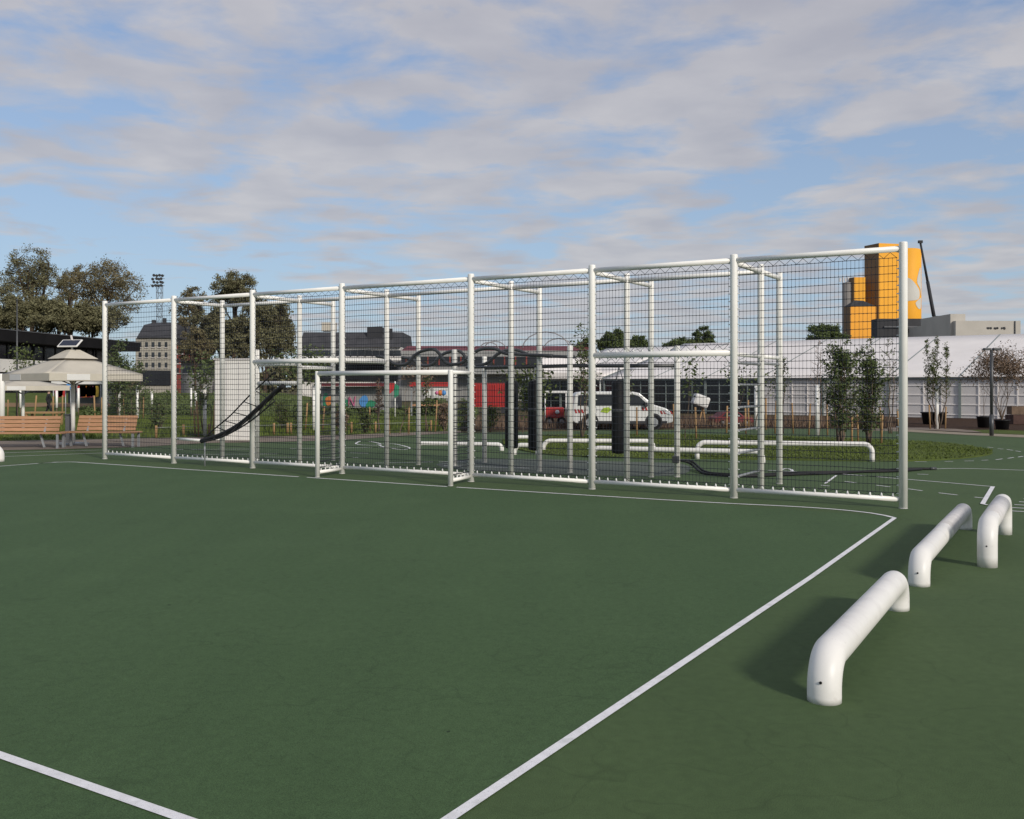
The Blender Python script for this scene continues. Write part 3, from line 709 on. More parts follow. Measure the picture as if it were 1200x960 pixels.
crowntree('broad_tree', 'thin-leaved tree over the grey low building behind the net', 228, 384, 90, 20, 430, 56, 'leafbrown', 60, 6, .11, Gm)
Gf = 'far trees above the white marquee roof'
crowntree('dense_tree', 'dark rounded tree showing above the marquee roof right of the sixth post', 720, 388, 130, 21, 425, 61, 'leafgreen', 110, 14, .15, Gf)
crowntree('dense_tree', 'dark rounded tree above the roof, behind the frame post', 748, 394, 134, 17, 425, 62, 'leafgreen', 90, 14, .15, Gf)
crowntree('broad_tree', 'loose thin tree above the highest marquee ridge', 824, 382, 130, 17, 425, 63, 'leafgreen', 70, 9, .13, Gf)
crowntree('dense_tree', 'low dark tree between the two marquee ridges', 796, 399, 128, 22, 425, 64, 'leafgreen', 90, 12, .15, Gf)
crowntree('dense_tree', 'dark bushy tree left of the orange silos, above the marquee', 968, 379, 120, 24, 420, 65, 'leafgreen', 110, 13, .13, Gf)
crowntree('dense_tree', 'small dark tree above the roof left of the sixth fence post', 684, 396, 132, 14, 425, 66, 'leafgreen', 70, 11, .14, Gf)
Gs = 'young trees planted behind the fence'
def stakes(root_loc, rng, n=2, h=1.2, rad=.45, guard=False):
    t = thing('tree_stakes', '', 'stakes', root_loc)
    return t
def columnar(u, v, vtop, seed, label, leaf, halfw, stems, nl, size, stakes=2, guard=False, low=.12, cone=False, twig=26):
    b = G(u, v); h = EYE-(vtop-HV)*b.y/F; hw = halfw*b.y/F; rng = random.Random(seed)
    t = thing('young_tree', label, 'young tree', b, 0, Gs); tb = MB(); lv = []
    for k in range(stems):
        ox, oy = rng.uniform(-.5, .5)*hw, rng.uniform(-.5, .5)*hw; hh = h*(1 if k == 0 else rng.uniform(.72, .97))
        if k == 0: ox = oy = 0
        pts = [b+Vector((ox*min(1, .25+i/4)+rng.gauss(0, .03), oy*min(1, .25+i/4)+rng.gauss(0, .03), hh*i/9)) for i in range(10)]
        tb.tube(pts, [max(.006, .03*(1-i/10)) for i in range(10)], 6)
        for q in range(twig):
            f = low+(1-low)*rng.random()**.9; i = min(8, int(f*9)); p = pts[i].lerp(pts[i+1], f*9-i)
            a = rng.uniform(0, 6.28); L = hw*rng.uniform(.35, 1.0)*((1.05-f) if cone else (math.sin(math.pi*min(1, .15+f*.85))**.6+.12)); up_ = rng.uniform(.5, 1.3)*L
            e = p+Vector((math.cos(a)*L, math.sin(a)*L, up_)); mid = p.lerp(e, .55)+Vector((0, 0, -.08*L))
            tb.tube([p, mid, e], [.008, .006, .003], 4, cap=False)
            for g in range(4): lv.append(p.lerp(e, .35+.65*g/3))
    tb.build('trunk', M['palebark'], t)
    lb_ = MB(); leafcloud(lb_, lv, nl, size, size*1.1, rng); lb_.build('crown', M[leaf], t)
    for k in range(stakes):
        a = rng.uniform(-.4, .4)+3.14*k; p = b+Vector((.36*math.cos(a), .2*math.sin(a)-.1, 0)); m = MB()
        m.tube([p, p+Vector((rng.uniform(-.08, .08), 0, rng.uniform(.9, 1.3)))], .032, 7); m.build('stake', M['stake'], t)
    if guard:
        m = MB(); m.tube([b, b+Vector((0, 0, 1.9))], .075, 12); m.build('trunk_guard', M['white'], t)
    return t
def sapling(u, v, vtop, seed, label, leaf='leafbright', nl=4, size=.07, rad=.14, depth=3, spread=.55, stakes=2, guard=False, stems=1, bark='palebark', trunk=.42, rr=.028):
    b = G(u, v); h = EYE-(vtop-HV)*b.y/F
    t = tree('young_tree', label, b, h, depth, seed, leaf, nl, size, rad, spread, trunk, rr, bark, Gs, .35, 'young tree', stems=stems)
    r_ = random.Random(seed)
    for k in range(stakes):
        a = r_.uniform(-.4, .4)+3.14*k; p = b+Vector((.38*math.cos(a), .2*math.sin(a)-.1, 0)); m = MB()
        m.tube([p, p+Vector((r_.uniform(-.08, .08), 0, r_.uniform(1.0, 1.5)))], .035, 7); m.build('stake', M['stake'], t)
    if guard:
        m = MB(); m.tube([b, b+Vector((0, 0, 1.9))], .075, 12); m.build('trunk_guard', M['white'], t)
    return t
columnar(1098, 503, 393, 71, 'yellowish feathery young tree with a white trunk guard in front of the marquee', 'leafbright', 20, 4, 3, .04, 2, True, .30, True, 60)
columnar(985, 523, 398, 72, 'tall leafy dark green multi-stem young tree behind the rightmost net bay, left one', 'leafgreen', 21, 6, 5, .05, 1, twig=36)
columnar(1018, 521, 400, 73, 'leafy dark green multi-stem young tree close to the end post', 'leafgreen', 21, 6, 5, .05, 2, twig=36)
columnar(1042, 508, 398, 74, 'sparse upright young tree just left of the end post', 'leafgreen', 15, 2, 1, .05, 2, low=.35, twig=20)
columnar(958, 510, 400, 75, 'thin reddish bare young tree left of the leafy green ones', 'leafdry', 12, 2, 1, .03, 2, True, low=.35, twig=22)
columnar(681, 514, 381, 76, 'slim leafy young tree rising above the roofs left of the sixth fence post', 'leafgreen', 16, 3, 2, .06, 2, low=.4)
sapling(803, 515, 420, 77, 'slim young tree with a few leaves beside a short white post', 'leafgreen', 4, .08, .2, 3, .5, 2, trunk=.45)
sapling(612, 508, 430, 78, 'bushy green young tree between the two left black bags', 'leafbright', 12, .09, .3, 3, .7, 2, trunk=.35)
sapling(862, 508, 425, 79, 'thin young tree hidden behind the seventh fence post', 'leafgreen', 3, .07, .2, 3, .5, 2)
sapling(886, 504, 432, 80, 'small young tree between two posts of the ladder end', 'leafbright', 4, .07, .2, 3, .5, 2, True)
columnar(161, 492, 425, 81, 'young tree with a white guard right of the big parasol', 'leafgreen', 14, 3, 3, .07, 1, True)
columnar(140, 488, 402, 82, 'bushy tall young tree behind the end fence post', 'leafgreen', 17, 5, 4, .10, 1, True, low=.1, twig=36)
for u, v, vt, hw_, lf_, lab in ((150, 500, 474, 12, 'leafgreen', 'low dark shrub on the lawn behind the right end of the timber bench'), (186, 503, 470, 13, 'leafgreen', 'low leafy shrub midway between the two leftmost fence posts'),
        (330, 505, 472, 9, 'leafbright', 'low flowering shrub right of the white cabin'), (350, 507, 478, 8, 'leafgreen', 'small shrub behind the third fence bay, left of the goal'),
        (402, 508, 482, 9, 'leafdry', 'reddish low shrub behind the left goal post'), (428, 507, 480, 8, 'leafgreen', 'low shrub in front of the graffiti trailer'),
        (520, 505, 474, 9, 'leafdry', 'reddish twiggy shrub in front of the poster boards'), (546, 504, 470, 9, 'leafgreen', 'dark shrub in front of the red ribbed container'), (574, 506, 476, 10, 'leafbright', 'fresh green shrub left of the leftmost black bag')):
    columnar(u, v, vt, int(u), lab, lf_, hw_, 4, 4, .05, 0, low=.05, twig=16)
columnar(240, 511, 440, 301, 'slim tree with a pale guard and thick stake left of the white cabin', 'leafgreen', 10, 2, 3, .05, 2, True, low=.4)
columnar(444, 506, 446, 302, 'thin young tree in front of the trailer, seen through the goal', 'leafdry', 9, 2, 2, .04, 2, low=.4)
columnar(500, 506, 440, 303, 'thin young tree in front of the white poster boards', 'leafgreen', 10, 2, 2, .05, 2, low=.4)
columnar(735, 511, 430, 304, 'thin young tree in front of the white van', 'leafgreen', 9, 2, 1, .05, 2, low=.45)
columnar(918, 508, 420, 305, 'sparse young tree right of the ladder end of the frame', 'leafgreen', 11, 2, 2, .05, 2, low=.4)
sapling(246, 512, 418, 83, 'leafy young tree on a thick leaning stake left of the white cabin', 'leafgreen', 4, .08, .25, 4, .5, 2, trunk=.35)
sapling(368, 505, 410, 84, 'young tree with a white guard left of the goal post', 'leafgreen', 6, .08, .28, 4, .55, 2, True, trunk=.35)
sapling(468, 509, 425, 85, 'young tree with crossed stakes seen through the goal', 'leafdry', 3, .07, .25, 4, .5, 2, trunk=.4)
sapling(21, 498, 408, 86, 'thin pale young tree in front of the white pavilion wall', 'leafbright', 3, .07, .25, 4, .45, 1, trunk=.4)
sapling(104, 500, 480, 87, 'small dark bush behind the right bench', 'leafgreen', 8, .08, .18, 3, .8, 1, trunk=.3)

# potted trees, pots, lamp and brick bench right of the fence
def pot(u0, u1, v0, v1, label):
    d = EYE*F/(v1-HV); r1 = (u1-u0)/2*d/F; h = (v1-v0)*d/F; c = base_at((u0+u1)/2, d)
    t = thing('plant_pot', label, 'pot', c, 0, 'black plant pots by the marquee'); m = MB()
    m.lathe([(r1*.82, 0), (r1*.95, h*.9), (r1*1.04, h*.92), (r1*1.04, h), (r1*.92, h), (r1*.9, h*.93)], c, 20); m.build('tub', M['pot'], t)
    m = MB(); m.lathe([(.01, h*.935), (r1*.9, h*.94), (r1*.88, h*.95)], c, 20); m.build('soil', M['mulch'], t)
    return c, h
pot(1080, 1109, 483, 497, 'wide black plant pot behind the guarded young tree')
pot(1145, 1161, 488, 501, 'smaller black plant pot just left of the street lamp')
pot(1166, 1183, 492, 503, 'black plant pot right of the street lamp')
c = G(1153, 501); tree('potted_tree', 'small bare reddish tree standing in the pot left of the lamp', c+Vector((0, 0, .4)), 2.6, 4, 91, 'leafdry', 2, .04, .15, .35, .4, .02, 'palebark', None, .3, 'young tree')
c = G(1174, 503); tree('potted_tree', 'round-crowned many-stemmed twiggy tree standing in the pot right of the lamp', c+Vector((0, 0, .4)), 3.4, 5, 93, 'leafdry', 3, .045, .16, .62, .34, .028, 'palebark', None, .12, 'young tree', stems=5)
def lamp(u, v, vt):
    b = G(u, v); h = EYE-(vt-HV)*b.y/F
    t = thing('street_lamp', 'dark twin-headed street lamp in front of the marquee', 'street lamp', b); m = MB()
    m.tube([b, b+Vector((0, 0, .8))], .075, 12); m.tube([b+Vector((0, 0, .8)), b+Vector((0, 0, h))], .055, 12); m.build('pole', M['darkmetal'], t)
    for sg in (-1, 1):
        m = MB(); m.box(b+Vector((sg*.17, 0, h+.02)), (.26, .18, .09)); m.build('lamp_head', M['darkmetal'], t, bevel=.02)
lamp(1162, 511, 410)
b = G(1196, 497); t = thing('brick_planter', 'low dark brick planter wall at the right edge', 'planter', b); m = MB()
m.box(b+Vector((.5, .4, .22)), (1.7, .8, .44)); m.build('wall', M['darkbrick'], t); m = MB(); m.box(b+Vector((.5, .4, .66)), (1.7, .5, .4)); m.build('hedge_top', M['leafdry'], t)

# ------------------------------------------------------------------ marquees
E0 = Vector((525/F*55.8, 55.8, 0)); TF = Vector((-.808, .588, 0)).normalized(); TN = Vector((.588, .808, 0)).normalized()
def T(a, r=0, z=0): return E0 + TF*a + TN*r + Vector((0, 0, z))
def marquee(name, label, a0, a1, span, ze, zr, bay, glass, group='white marquees behind the playground'):
    t = thing(name, label, 'marquee', T((a0+a1)/2)); n = round((a1-a0)/bay)
    m = MB(); ov = .25
    th = .06
    for sg in (0, 1):
        e_ = (-ov if sg == 0 else 2*span+ov); zl = ze - ov*(zr-ze)/span; rows, cols = 6, n*4; b0 = len(m.v)
        for i in range(rows+1):
            for j in range(cols+1):
                f_ = i/rows; g = (j % 4)/4; m.v.append(T(a0+(a1-a0)*j/cols, e_+(span-e_)*f_, zl+(zr-zl)*f_-.03*math.sin(math.pi*g)*math.sin(math.pi*f_)))
        for i in range(rows):
            for j in range(cols):
                q = b0+i*(cols+1)+j; m.face((q, q+1, q+cols+2, q+cols+1), True)
    for a in (a0, a1): m.poly([T(a, 0, ze), T(a, 2*span, ze), T(a, span, zr)])
    rf = m.build('roof', M['tentroof'], t); rf.modifiers.new('thick', 'SOLIDIFY').thickness = .03
    for k in range(n+1):
        a = a0+k*bay; m = MB(); m.beam(T(a, -ov, ze-ov*(zr-ze)/span+.03), T(a, span, zr+.03), .07, .05); m.build('roof_seam', M['tentpost'], rf)
    m = MB(); m.beam(T(a0, -.12, ze-.09), T(a1, -.12, ze-.09), .06, .14); m.build('gutter', M['tentpost'], t)
    m = MB(); m.quad(T(a0, 2*span, 0), T(a1, 2*span, 0), T(a1, 2*span, ze), T(a0, 2*span, ze))
    for a in (a0, a1): m.quad(T(a, .1, 0), T(a, 2*span, 0), T(a, 2*span, ze), T(a, .1, ze))
    m.build('back_wall', M['tentwall'], t)
    for k in range(n):
        x0, x1 = a0+k*bay, a0+(k+1)*bay; dark = glass(k, n)
        m = MB(); m.box(T((x0+x1)/2, .02, ze/2-.08), (bay-.12, .04, ze-.16), math.atan2(TF.y, TF.x)); w_ = m.build('wall_panel', M['tentdark' if dark else 'tentwall'], t)
        m = MB(); rz = math.atan2(TF.y, TF.x)
        for q in range(1, 4):
            m.box(T(x0+bay*q/4, -.02, ze/2-.08), (.06, .05, ze-.16), rz)
        for zf in (.08, .32, .55, .78):
            for q in range(4): m.box(T(x0+bay*(q+.5)/4, -.018, zf*ze), (bay/4-.07, .045, .05), rz)
        m.build('panel_frame', M['tentpost' if dark else 'tentroof'], w_)
    for k in range(n+1):
        m = MB(); m.box(T(a0+k*bay, -.04, ze/2-.05), (.14, .12, ze-.1), math.atan2(TF.y, TF.x)); m.build('post', M['tentpost'], t)
    return t
marquee('marquee', 'long white marquee with a high ridge, reaching to the right edge', -12, 24, 13.4, 2.44, 5.45, 4, lambda k, n: k >= 6)
marquee('marquee', 'shorter white marquee end with dark open front, left of the long one', 24.3, 31.3, 13.0, 2.40, 5.2, 3.5, lambda k, n: True)
def small_tent():
    d = 70; c = base_at(668, d)
    t = thing('white_tent', 'small white gabled tent left of the marquees', 'tent', c); x0, x1 = at(630, 440, d).x, at(705, 440, d).x; ze, zr = zz(437, d), zz(418, d)
    m = MB(); m.prism([(0, ze), (1.9, zr), (3.8, ze)], (0, 1, 0), (0, 0, 1), (x0, d, 0), (x1-x0, 0, 0)); m.build('roof', M['tentroof'], t)
    m = MB(); m.box(((x0+x1)/2, d-.04, ze-.2), (x1-x0, .05, .44)); m.build('valance', M['tentwall'], t)
    m = MB(); m.box(((x0+x1)/2, d+3.6, ze/2-.1), (x1-x0, .05, ze-.2)); m.build('back_wall', M['tentdark'], t)
    for x in (x0+.1, (x0+x1)/2, x1-.1):
        m = MB(); m.tube([(x, d+.05, 0), (x, d+.05, ze-.4)], .06, 8); m.build('leg', M['white'], t)
small_tent()

# ------------------------------------------------------------------ far right: silos, crane, buildings
def slab_building(name, label, u0, u1, vt, d, depth, m1, cat='building', vb=None):
    p0, p1 = base_at(u0, d), base_at(u1, d); t = thing(name, label, cat, (p0+p1)/2); h = zz(vt, d)
    m = MB(); m.box(((p0.x+p1.x)/2, d+depth/2, h/2), (p1.x-p0.x, depth, h)); o = m.build('wall', M[m1], t); return t, o, p0.x, p1.x, h
def windows(t, x0, x1, d, z0, z1, cols, rows, ww, wh, mm='glass', frame='tentwall'):
    for i in range(cols):
        for j in range(rows):
            x = x0+(x1-x0)*(i+.5)/cols; z = z0+(z1-z0)*(j+.5)/rows
            m = MB(); m.box((x, d-.03, z), (ww, .1, wh)); o = m.build('window', M[mm], t)
            m = MB(); m.box((x, d-.09, z-wh/2-.06), (ww+.2, .14, .12)); m.build('sill', M[frame], o)
d = 260
silo = thing('orange_silo', 'tall orange rectangular tower joined to a round orange silo with pale blobs', 'silo', base_at(1040, d))
s2 = .7071; ang = R(-30)
def rot(x, y, a): return Vector((x*math.cos(a)-y*math.sin(a), x*math.sin(a)+y*math.cos(a), 0))
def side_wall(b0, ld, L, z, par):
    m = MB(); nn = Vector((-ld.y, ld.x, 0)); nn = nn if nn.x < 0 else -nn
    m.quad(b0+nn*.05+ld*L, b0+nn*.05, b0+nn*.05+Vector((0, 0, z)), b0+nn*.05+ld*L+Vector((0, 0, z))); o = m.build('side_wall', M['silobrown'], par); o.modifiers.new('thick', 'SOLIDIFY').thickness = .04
cx = at(1030, 285, d); zt = cx.z                               # near corner
ra = Vector((math.cos(R(14)), math.sin(R(14)), 0)); la = Vector((-math.sin(R(14))-.18, math.cos(R(14)), 0)).normalized()
m = MB(); b0 = Vector((cx.x, cx.y, 0)); q = [b0, b0+ra*7.2, b0+ra*7.2+la*15, b0+la*15]
la2 = Vector((-.34, .94, 0)).normalized(); q = [b0, b0+ra*8.0, b0+ra*8.0+la2*5.7, b0+la2*5.7]
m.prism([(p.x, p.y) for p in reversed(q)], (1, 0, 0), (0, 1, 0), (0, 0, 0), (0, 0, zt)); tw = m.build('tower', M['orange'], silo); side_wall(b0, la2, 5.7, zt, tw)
m = MB()
cc = at(1064.5, 293, d+3); rr = 17.5*(d+3)/F
m.lathe([(rr, 0), (rr, cc.z), (rr-.4, cc.z+.3), (.1, cc.z+.5)], (cc.x, cc.y+2, 0), 40); cyl = m.build('round_silo', M['orange'], silo)
def patch(cu, cv, pts):
    m = MB(); ctr = Vector((cc.x, cc.y+2, 0)); n = len(pts); b = len(m.v)
    def on(u, v):
        x = (u-600)*(d+1)/F - ctr.x; x = max(-rr*.985, min(rr*.985, x)); y = -math.sqrt(max(0, (rr+.06)**2-x*x)); return Vector((ctr.x+x, ctr.y+y, zz(v, d+3-rr*.8)))
    ring = smooth_closed([(u, v, 0) for u, v in pts], 5); m.v.append(on(cu, cv))
    k = 5
    for j in range(1, k+1):
        for p in ring: m.v.append(on(cu+(p[0]-cu)*j/k, cv+(p[1]-cv)*j/k))
    R_ = len(ring)
    for i in range(R_): m.face((0, 1+i, 1+(i+1) % R_))
    for j in range(k-1):
        for i in range(R_): m.face((1+j*R_+i, 1+(j+1)*R_+i, 1+(j+1)*R_+(i+1) % R_, 1+j*R_+(i+1) % R_))
    m.build('mural_patch', M['mural'], cyl)
patch(1066, 340, [(1056, 326), (1066, 326), (1076, 336), (1079, 342), (1077, 350), (1066, 352), (1056, 352)])
patch(1079, 330, [(1079, 314), (1081.5, 316), (1081.8, 345), (1080, 338), (1075, 329)])
patch(1077, 356, [(1073, 355), (1078, 350), (1081.5, 349), (1081, 360), (1077, 361)])
m = MB(); p = at(1071, 303, d+1.4); m.box((p.x, p.y, p.z), (.6, .3, 1.6)); m.build('vent_hatch', M['greyclad'], cyl)
d2 = 255
sb = thing('orange_silo', 'lower orange block with a grey silo and dark pitched roof, left of the tall tower', 'silo', base_at(1005, d2))
c3 = base_at(993, d2+8); r3 = 6*(d2)/F
m = MB(); m.lathe([(r3, 0), (r3, zz(328, d2)), (.1, zz(326.5, d2))], (c3.x, c3.y, 0), 24); m.build('grey_silo', M['silogrey'], sb)
m = MB()
for k in range(6): m.box((c3.x-2+k*.75, c3.y, zz(326, d2)+.4), (.35, .35, 1.0+.5*(k % 2)))
m.build('rooftop_aerials', M['tentwall'], sb)
p0 = base_at(1001, d2+6); p1 = base_at(1014, d2+6)
m = MB(); b0 = Vector((p0.x, p0.y, 0)); q = [b0, Vector((p1.x, p1.y, 0)), Vector((p1.x, p1.y+8, 0)), b0+la2*2.8]
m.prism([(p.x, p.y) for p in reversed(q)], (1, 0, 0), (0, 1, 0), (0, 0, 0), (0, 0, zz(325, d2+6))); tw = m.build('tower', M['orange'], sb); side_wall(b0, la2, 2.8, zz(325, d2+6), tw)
p0 = base_at(996.5, d2-12); p1 = base_at(1028.5, d2-12)
m = MB(); b0 = Vector((p0.x, p0.y, 0)); q = [b0, Vector((p1.x, p1.y+1, 0)), Vector((p1.x, p1.y+9, 0)), b0+la2*2.4]
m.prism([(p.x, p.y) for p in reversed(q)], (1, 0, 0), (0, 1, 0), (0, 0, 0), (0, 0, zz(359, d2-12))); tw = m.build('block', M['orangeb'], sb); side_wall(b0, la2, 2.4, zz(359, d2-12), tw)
z0 = zz(359, d2-12); zr = zz(351, d2-12); m = MB()
e1, e2, e3, e4 = [Vector((p.x, p.y, z0+.05)) for p in q]; ap1 = (e1+e4)/2*.7+(e2+e3)/2*.3; ap2 = (e1+e4)/2*.3+(e2+e3)/2*.7; ap1.z = ap2.z = zr
m.quad(e1, e2, ap2, ap1); m.quad(e3, e4, ap1, ap2); m.tri(e2, e3, ap2); m.tri(e4, e1, ap1); m.build('roof', M['darkclad'], sb)
# crane boom behind the charcoal hall
t = thing('crane', 'dark mobile crane boom rising beside the orange silo', 'crane', base_at(1096, 215))
m = MB(); m.tube([at(1097, 385, 215), at(1087, 330, 215)], [.42, .36], 6); m.tube([at(1087, 330, 215), at(1078.5, 284, 215)], [.28, .22], 6); m.build('boom', M['darkclad'], t)
m = MB(); p = at(1078.5, 283.5, 215); m.box(p, (.9, .6, .6)); m.build('boom_head', M['darkclad'], t)
p = base_at(1097, 215); m = MB(); m.box((p.x, p.y, zz(388, 215)/2), (3.4, 6, zz(388, 215))); m.build('crane_base', M['darkclad'], t)
t, o, x0, x1, h = slab_building('charcoal_hall', 'charcoal flat-roofed hall below the round orange silo', 1028, 1099, 373.5, 185, 3, 'darkclad')
m = MB(); m.box(((x0+x1)/2+1, 184.8, h-1.6), ((x1-x0)*.96, .3, .25)); m.build('roof_fascia', M['greyclad'], t)
m = MB(); m.box((x1-4.0, 184.7, h-2.4), (5.5, .3, .8)); m.build('window_strip', M['tentdark'], t)
t, o, x0, x1, h = slab_building('grey_annex', 'mid grey stepped annex between the charcoal hall and the beige building', 1099, 1119, 377, 176, 2.5, 'greyclad')
m = MB(); m.box((x0+.7, 177.3, h+.55), (1.4, 2, 1.1)); m.build('roof_box', M['greyclad'], t)
t, o, x0, x1, h = slab_building('beige_building', 'long low beige building behind the marquee ridge at the right', 1120, 1196, 376, 165, 20, 'concrete')
m = MB(); x = at(1115, 371, 168).x; m.box((x+.2, 172, zz(371, 172)/2), (2.6, 12, zz(371, 172))); m.build('stair_tower', M['concrete'], t)
m = MB(); m.prism([(0, 0), (2.0, 0), (0, .55)], (1, 0, 0), (0, 0, 1), (at(1124, 376, 170).x, 170, h), (0, 3, 0)); m.build('skylight', M['greyclad'], t)
m = MB(); m.box((x1-1.0, 164.9, h/2), (.12, .2, h-.1)); m.build('downpipe', M['greyclad'], t)
m = MB(); rnl = random.Random(3)
for uu, ww in ((1158, 3.2), (1161.2, 2.6), (1166.5, 3.6), (1169.2, 1.8), (1174.2, 1.5), (1177, 3.0)):
    p = at(uu, 384.3, 164.9); wd = ww*164.9/F; ht = rnl.uniform(2.6, 3.8)*164.9/F
    m.box((p.x, 164.93, p.z+rnl.uniform(-.05, .05)), (wd*.75, .1, ht*.55)); m.box((p.x+wd*.2, 164.92, p.z-ht*.25), (wd*.5, .12, ht*.4))
m.build('sign_marks', M['darkclad'], t)

# ------------------------------------------------------------------ far middle: halls, van, cart, boards
t, o, x0, x1, h = slab_building('market_hall', 'long maroon-roofed hall behind the net, between the dark hall and the marquees', 470, 700, 411, 125, 16, 'greyroof')
m = MB(); m.prism([(0, 0), (8, .95), (16, 0)], (0, 1, 0), (0, 0, 1), (x0, 125, h), (x1-x0, 0, 0)); rf = m.build('roof', M['maroon'], t)
m = MB(); m.box(((x0+x1)/2, 124.9, h-.55), (x1-x0, .3, .5)); m.build('fascia', M['greyroof'], t)
m = MB(); m.box(((x0+x1)/2, 124.8, zz(423, 125)), (x1-x0-.4, .3, 1.1)); wz = m.build('window_band', M['tentdark'], t)
m = MB()
for k in range(18): m.box((x0+(x1-x0)*(k+.5)/18, 124.62, zz(423, 125)), (.18, .1, 1.1))
m.build('mullion', M['redbrick'], wz)
m = MB(); m.box(((x0+x1)/2, 123.5, zz(436.5, 125)), (x1-x0, 2.6, .5)); m.build('canopy', M['greyroof'], t)
for uu, wv in ((573, 1.3), (580, 1.5), (640, 3.2), (655, 2.0)):
    p = at(uu, 404, 128); m = MB(); pts = [Vector((p.x+wv*math.cos(q*math.pi/8), 129, h+.3+wv*.75*math.sin(q*math.pi/8))) for q in range(9)]
    m.tube(pts, .09, 6); m.build('roof_arch', M['steel'], rf)
t, o, x0, x1, h = slab_building('dark_hall', 'dark slate-roofed hall with chimneys behind the third and fourth bays', 352, 470, 407, 140, 16, 'whitewall')
m = MB(); m.prism([(-.6, 0), (2.0, 2.3), (14, 2.3), (16.6, 0)], (0, 1, 0), (0, 0, 1), (x0, 140, h), (x1-x0, 0, 0)); rf = m.build('roof', M['slate'], t)
m = MB(); p = at(386, 388, 143); m.box((p.x, 143, zz(383.5, 143)), (1.9, 2, 1.3)); m.build('roof_box', M['canvas'], rf)
m = MB(); p = at(440, 388, 142); m.box((p.x, 142.5, zz(397, 142)), (2.2, 3, 3.4)); m.build('stair_block', M['darkclad'], rf)
m = MB(); p = at(457, 390, 141); m.box((p.x, 141, zz(398, 141)), (.7, .7, 3.2)); m.build('chimney', M['darkclad'], rf)
windows(t, x0, x1, 140, zz(420, 140), zz(408, 140), 14, 1, 1.0, .9)
m = MB(); m.box(((x0+x1)/2, 139, zz(424, 140)), (x1-x0, 1.8, .3)); m.build('canopy', M['greyroof'], t)
m = MB(); m.box(((x0+x1)/2, 139.9, zz(437, 140)), (x1-x0-1, .3, 2.4)); m.build('shopfront', M['tentdark'], t)
# cream apartment house and red house
t, o, x0, x1, h = slab_building('apartment_house', 'cream apartment house with a dark mansard roof behind the leftmost net bay', 159, 200, 396, 150, 14, 'cream')
m = MB(); m.prism([(-.4, 0), (2.6, 2.2), (7, 2.9), (11, 2.2), (14.4, 0)], (0, 1, 0), (0, 0, 1), (x0+.3, 150, h), (x1-x0+.4, 0, 0)); rf = m.build('roof', M['slate'], t)
m = MB()
for k in range(3): m.box((x0+1.0+k*1.7, 155, h+2.7+.3*(k == 1)), (.5, .6, .9))
m.build('chimney', M['slate'], rf)
windows(t, x0+.2, x1-.2, 150, zz(434, 150), zz(398, 150), 5, 3, .38, .8)
m = MB(); m.box(((x0+x1)/2, 149.9, zz(443, 150)), (x1-x0, .3, 2.3)); m.build('shopfront', M['tentdark'], t)
t, o, x0, x1, h = slab_building('red_house', 'narrow red brick house right of the cream apartment house', 200.5, 216, 404, 152, 12, 'redbrick')
m = MB(); m.prism([(-.3, 0), (6, 1.6), (12.3, 0)], (0, 1, 0), (0, 0, 1), (x0, 152, h), (x1-x0, 0, 0)); m.build('roof', M['slate'], t)
windows(t, x0, x1, 152, zz(440, 152), zz(406, 152), 3, 3, .4, .8)
t, o, x0, x1, h = slab_building('grey_shed', 'low pale grey flat-roofed building left of the white cabin', 212, 262, 424, 96, 8, 'greyroof')
m = MB(); m.box(((x0+x1)/2, 99.8, h+.05), (x1-x0+.5, 8.8, .16)); m.build('roof', M['darkclad'], t)
windows(t, x0, x1, 96, zz(440, 96), zz(428, 96), 4, 1, .7, .6)
# white cabin
dd = 32.5; c = base_at(273, dd); t = thing('white_cabin', 'white box cabin with blank panels behind the third fence post', 'cabin', c)
hh = zz(422, dd); wdt = 43*dd/F; m = MB(); m.box((c.x, dd+.35, hh/2), (wdt, .7, hh)); m.build('wall', M['whitewall'], t, bevel=.02)
m = MB(); m.box((c.x, dd+.35, hh+.035), (wdt+.08, .78, .06)); m.build('roof', M['tentwall'], t)
m = MB()
for k in range(1, 3): m.box((c.x-wdt/2+wdt*k/3, dd-.008, hh/2), (.02, .02, hh-.1))
m.build('panel_joint', M['worn'], t)

# red container, stalls, trailer
def box_obj(name, label, cat, u0, u1, v0, v1, d, depth, mm, part='body'):
    x0, x1 = at(u0, v0, d).x, at(u1, v0, d).x; zt_, zb_ = zz(v0, d), zz(v1, d)
    t = thing(name, label, cat, ((x0+x1)/2, d, 0)); m = MB(); m.box(((x0+x1)/2, d+depth/2, (zt_+zb_)/2), (x1-x0, depth, zt_-zb_)); o = m.build(part, M[mm], t); return t, o, x0, x1, zb_, zt_
t, o, x0, x1, zb_, zt_ = box_obj('shipping_container', 'bright red ribbed container behind the goal side', 'container', 549, 593, 449, 477, 66, 2.4, 'red')
m = MB()
for k in range(16): m.box((x0+(x1-x0)*(k+.5)/16, 65.97, (zt_+zb_)/2), (.07, .08, zt_-zb_-.2))
m.build('rib', M['red'], o)
m = MB()
for x in (x0+.2, x1-.2): m.box((x, 67, zb_/2), (.3, 2.2, max(.05, zb_)))
m.build('support_block', M['darkclad'], t)
t, o, x0, x1, zb_, zt_ = box_obj('graffiti_trailer', 'white trailer painted with pink, blue and green graffiti, seen through the goal', 'trailer', 376, 466, 453, 478, 62, 2.4, 'greyroof')
def blob(pts, mm, dd_): 
    m = MB(); ring = smooth_closed([(u, v, 0) for u, v in pts], 4); ps = [at(p[0], p[1], dd_) for p in ring]; m.poly([(p.x, dd_, p.z) for p in ps]); g = m.build('graffiti', M[mm], o); g.modifiers.new('thick', 'SOLIDIFY').thickness = .01
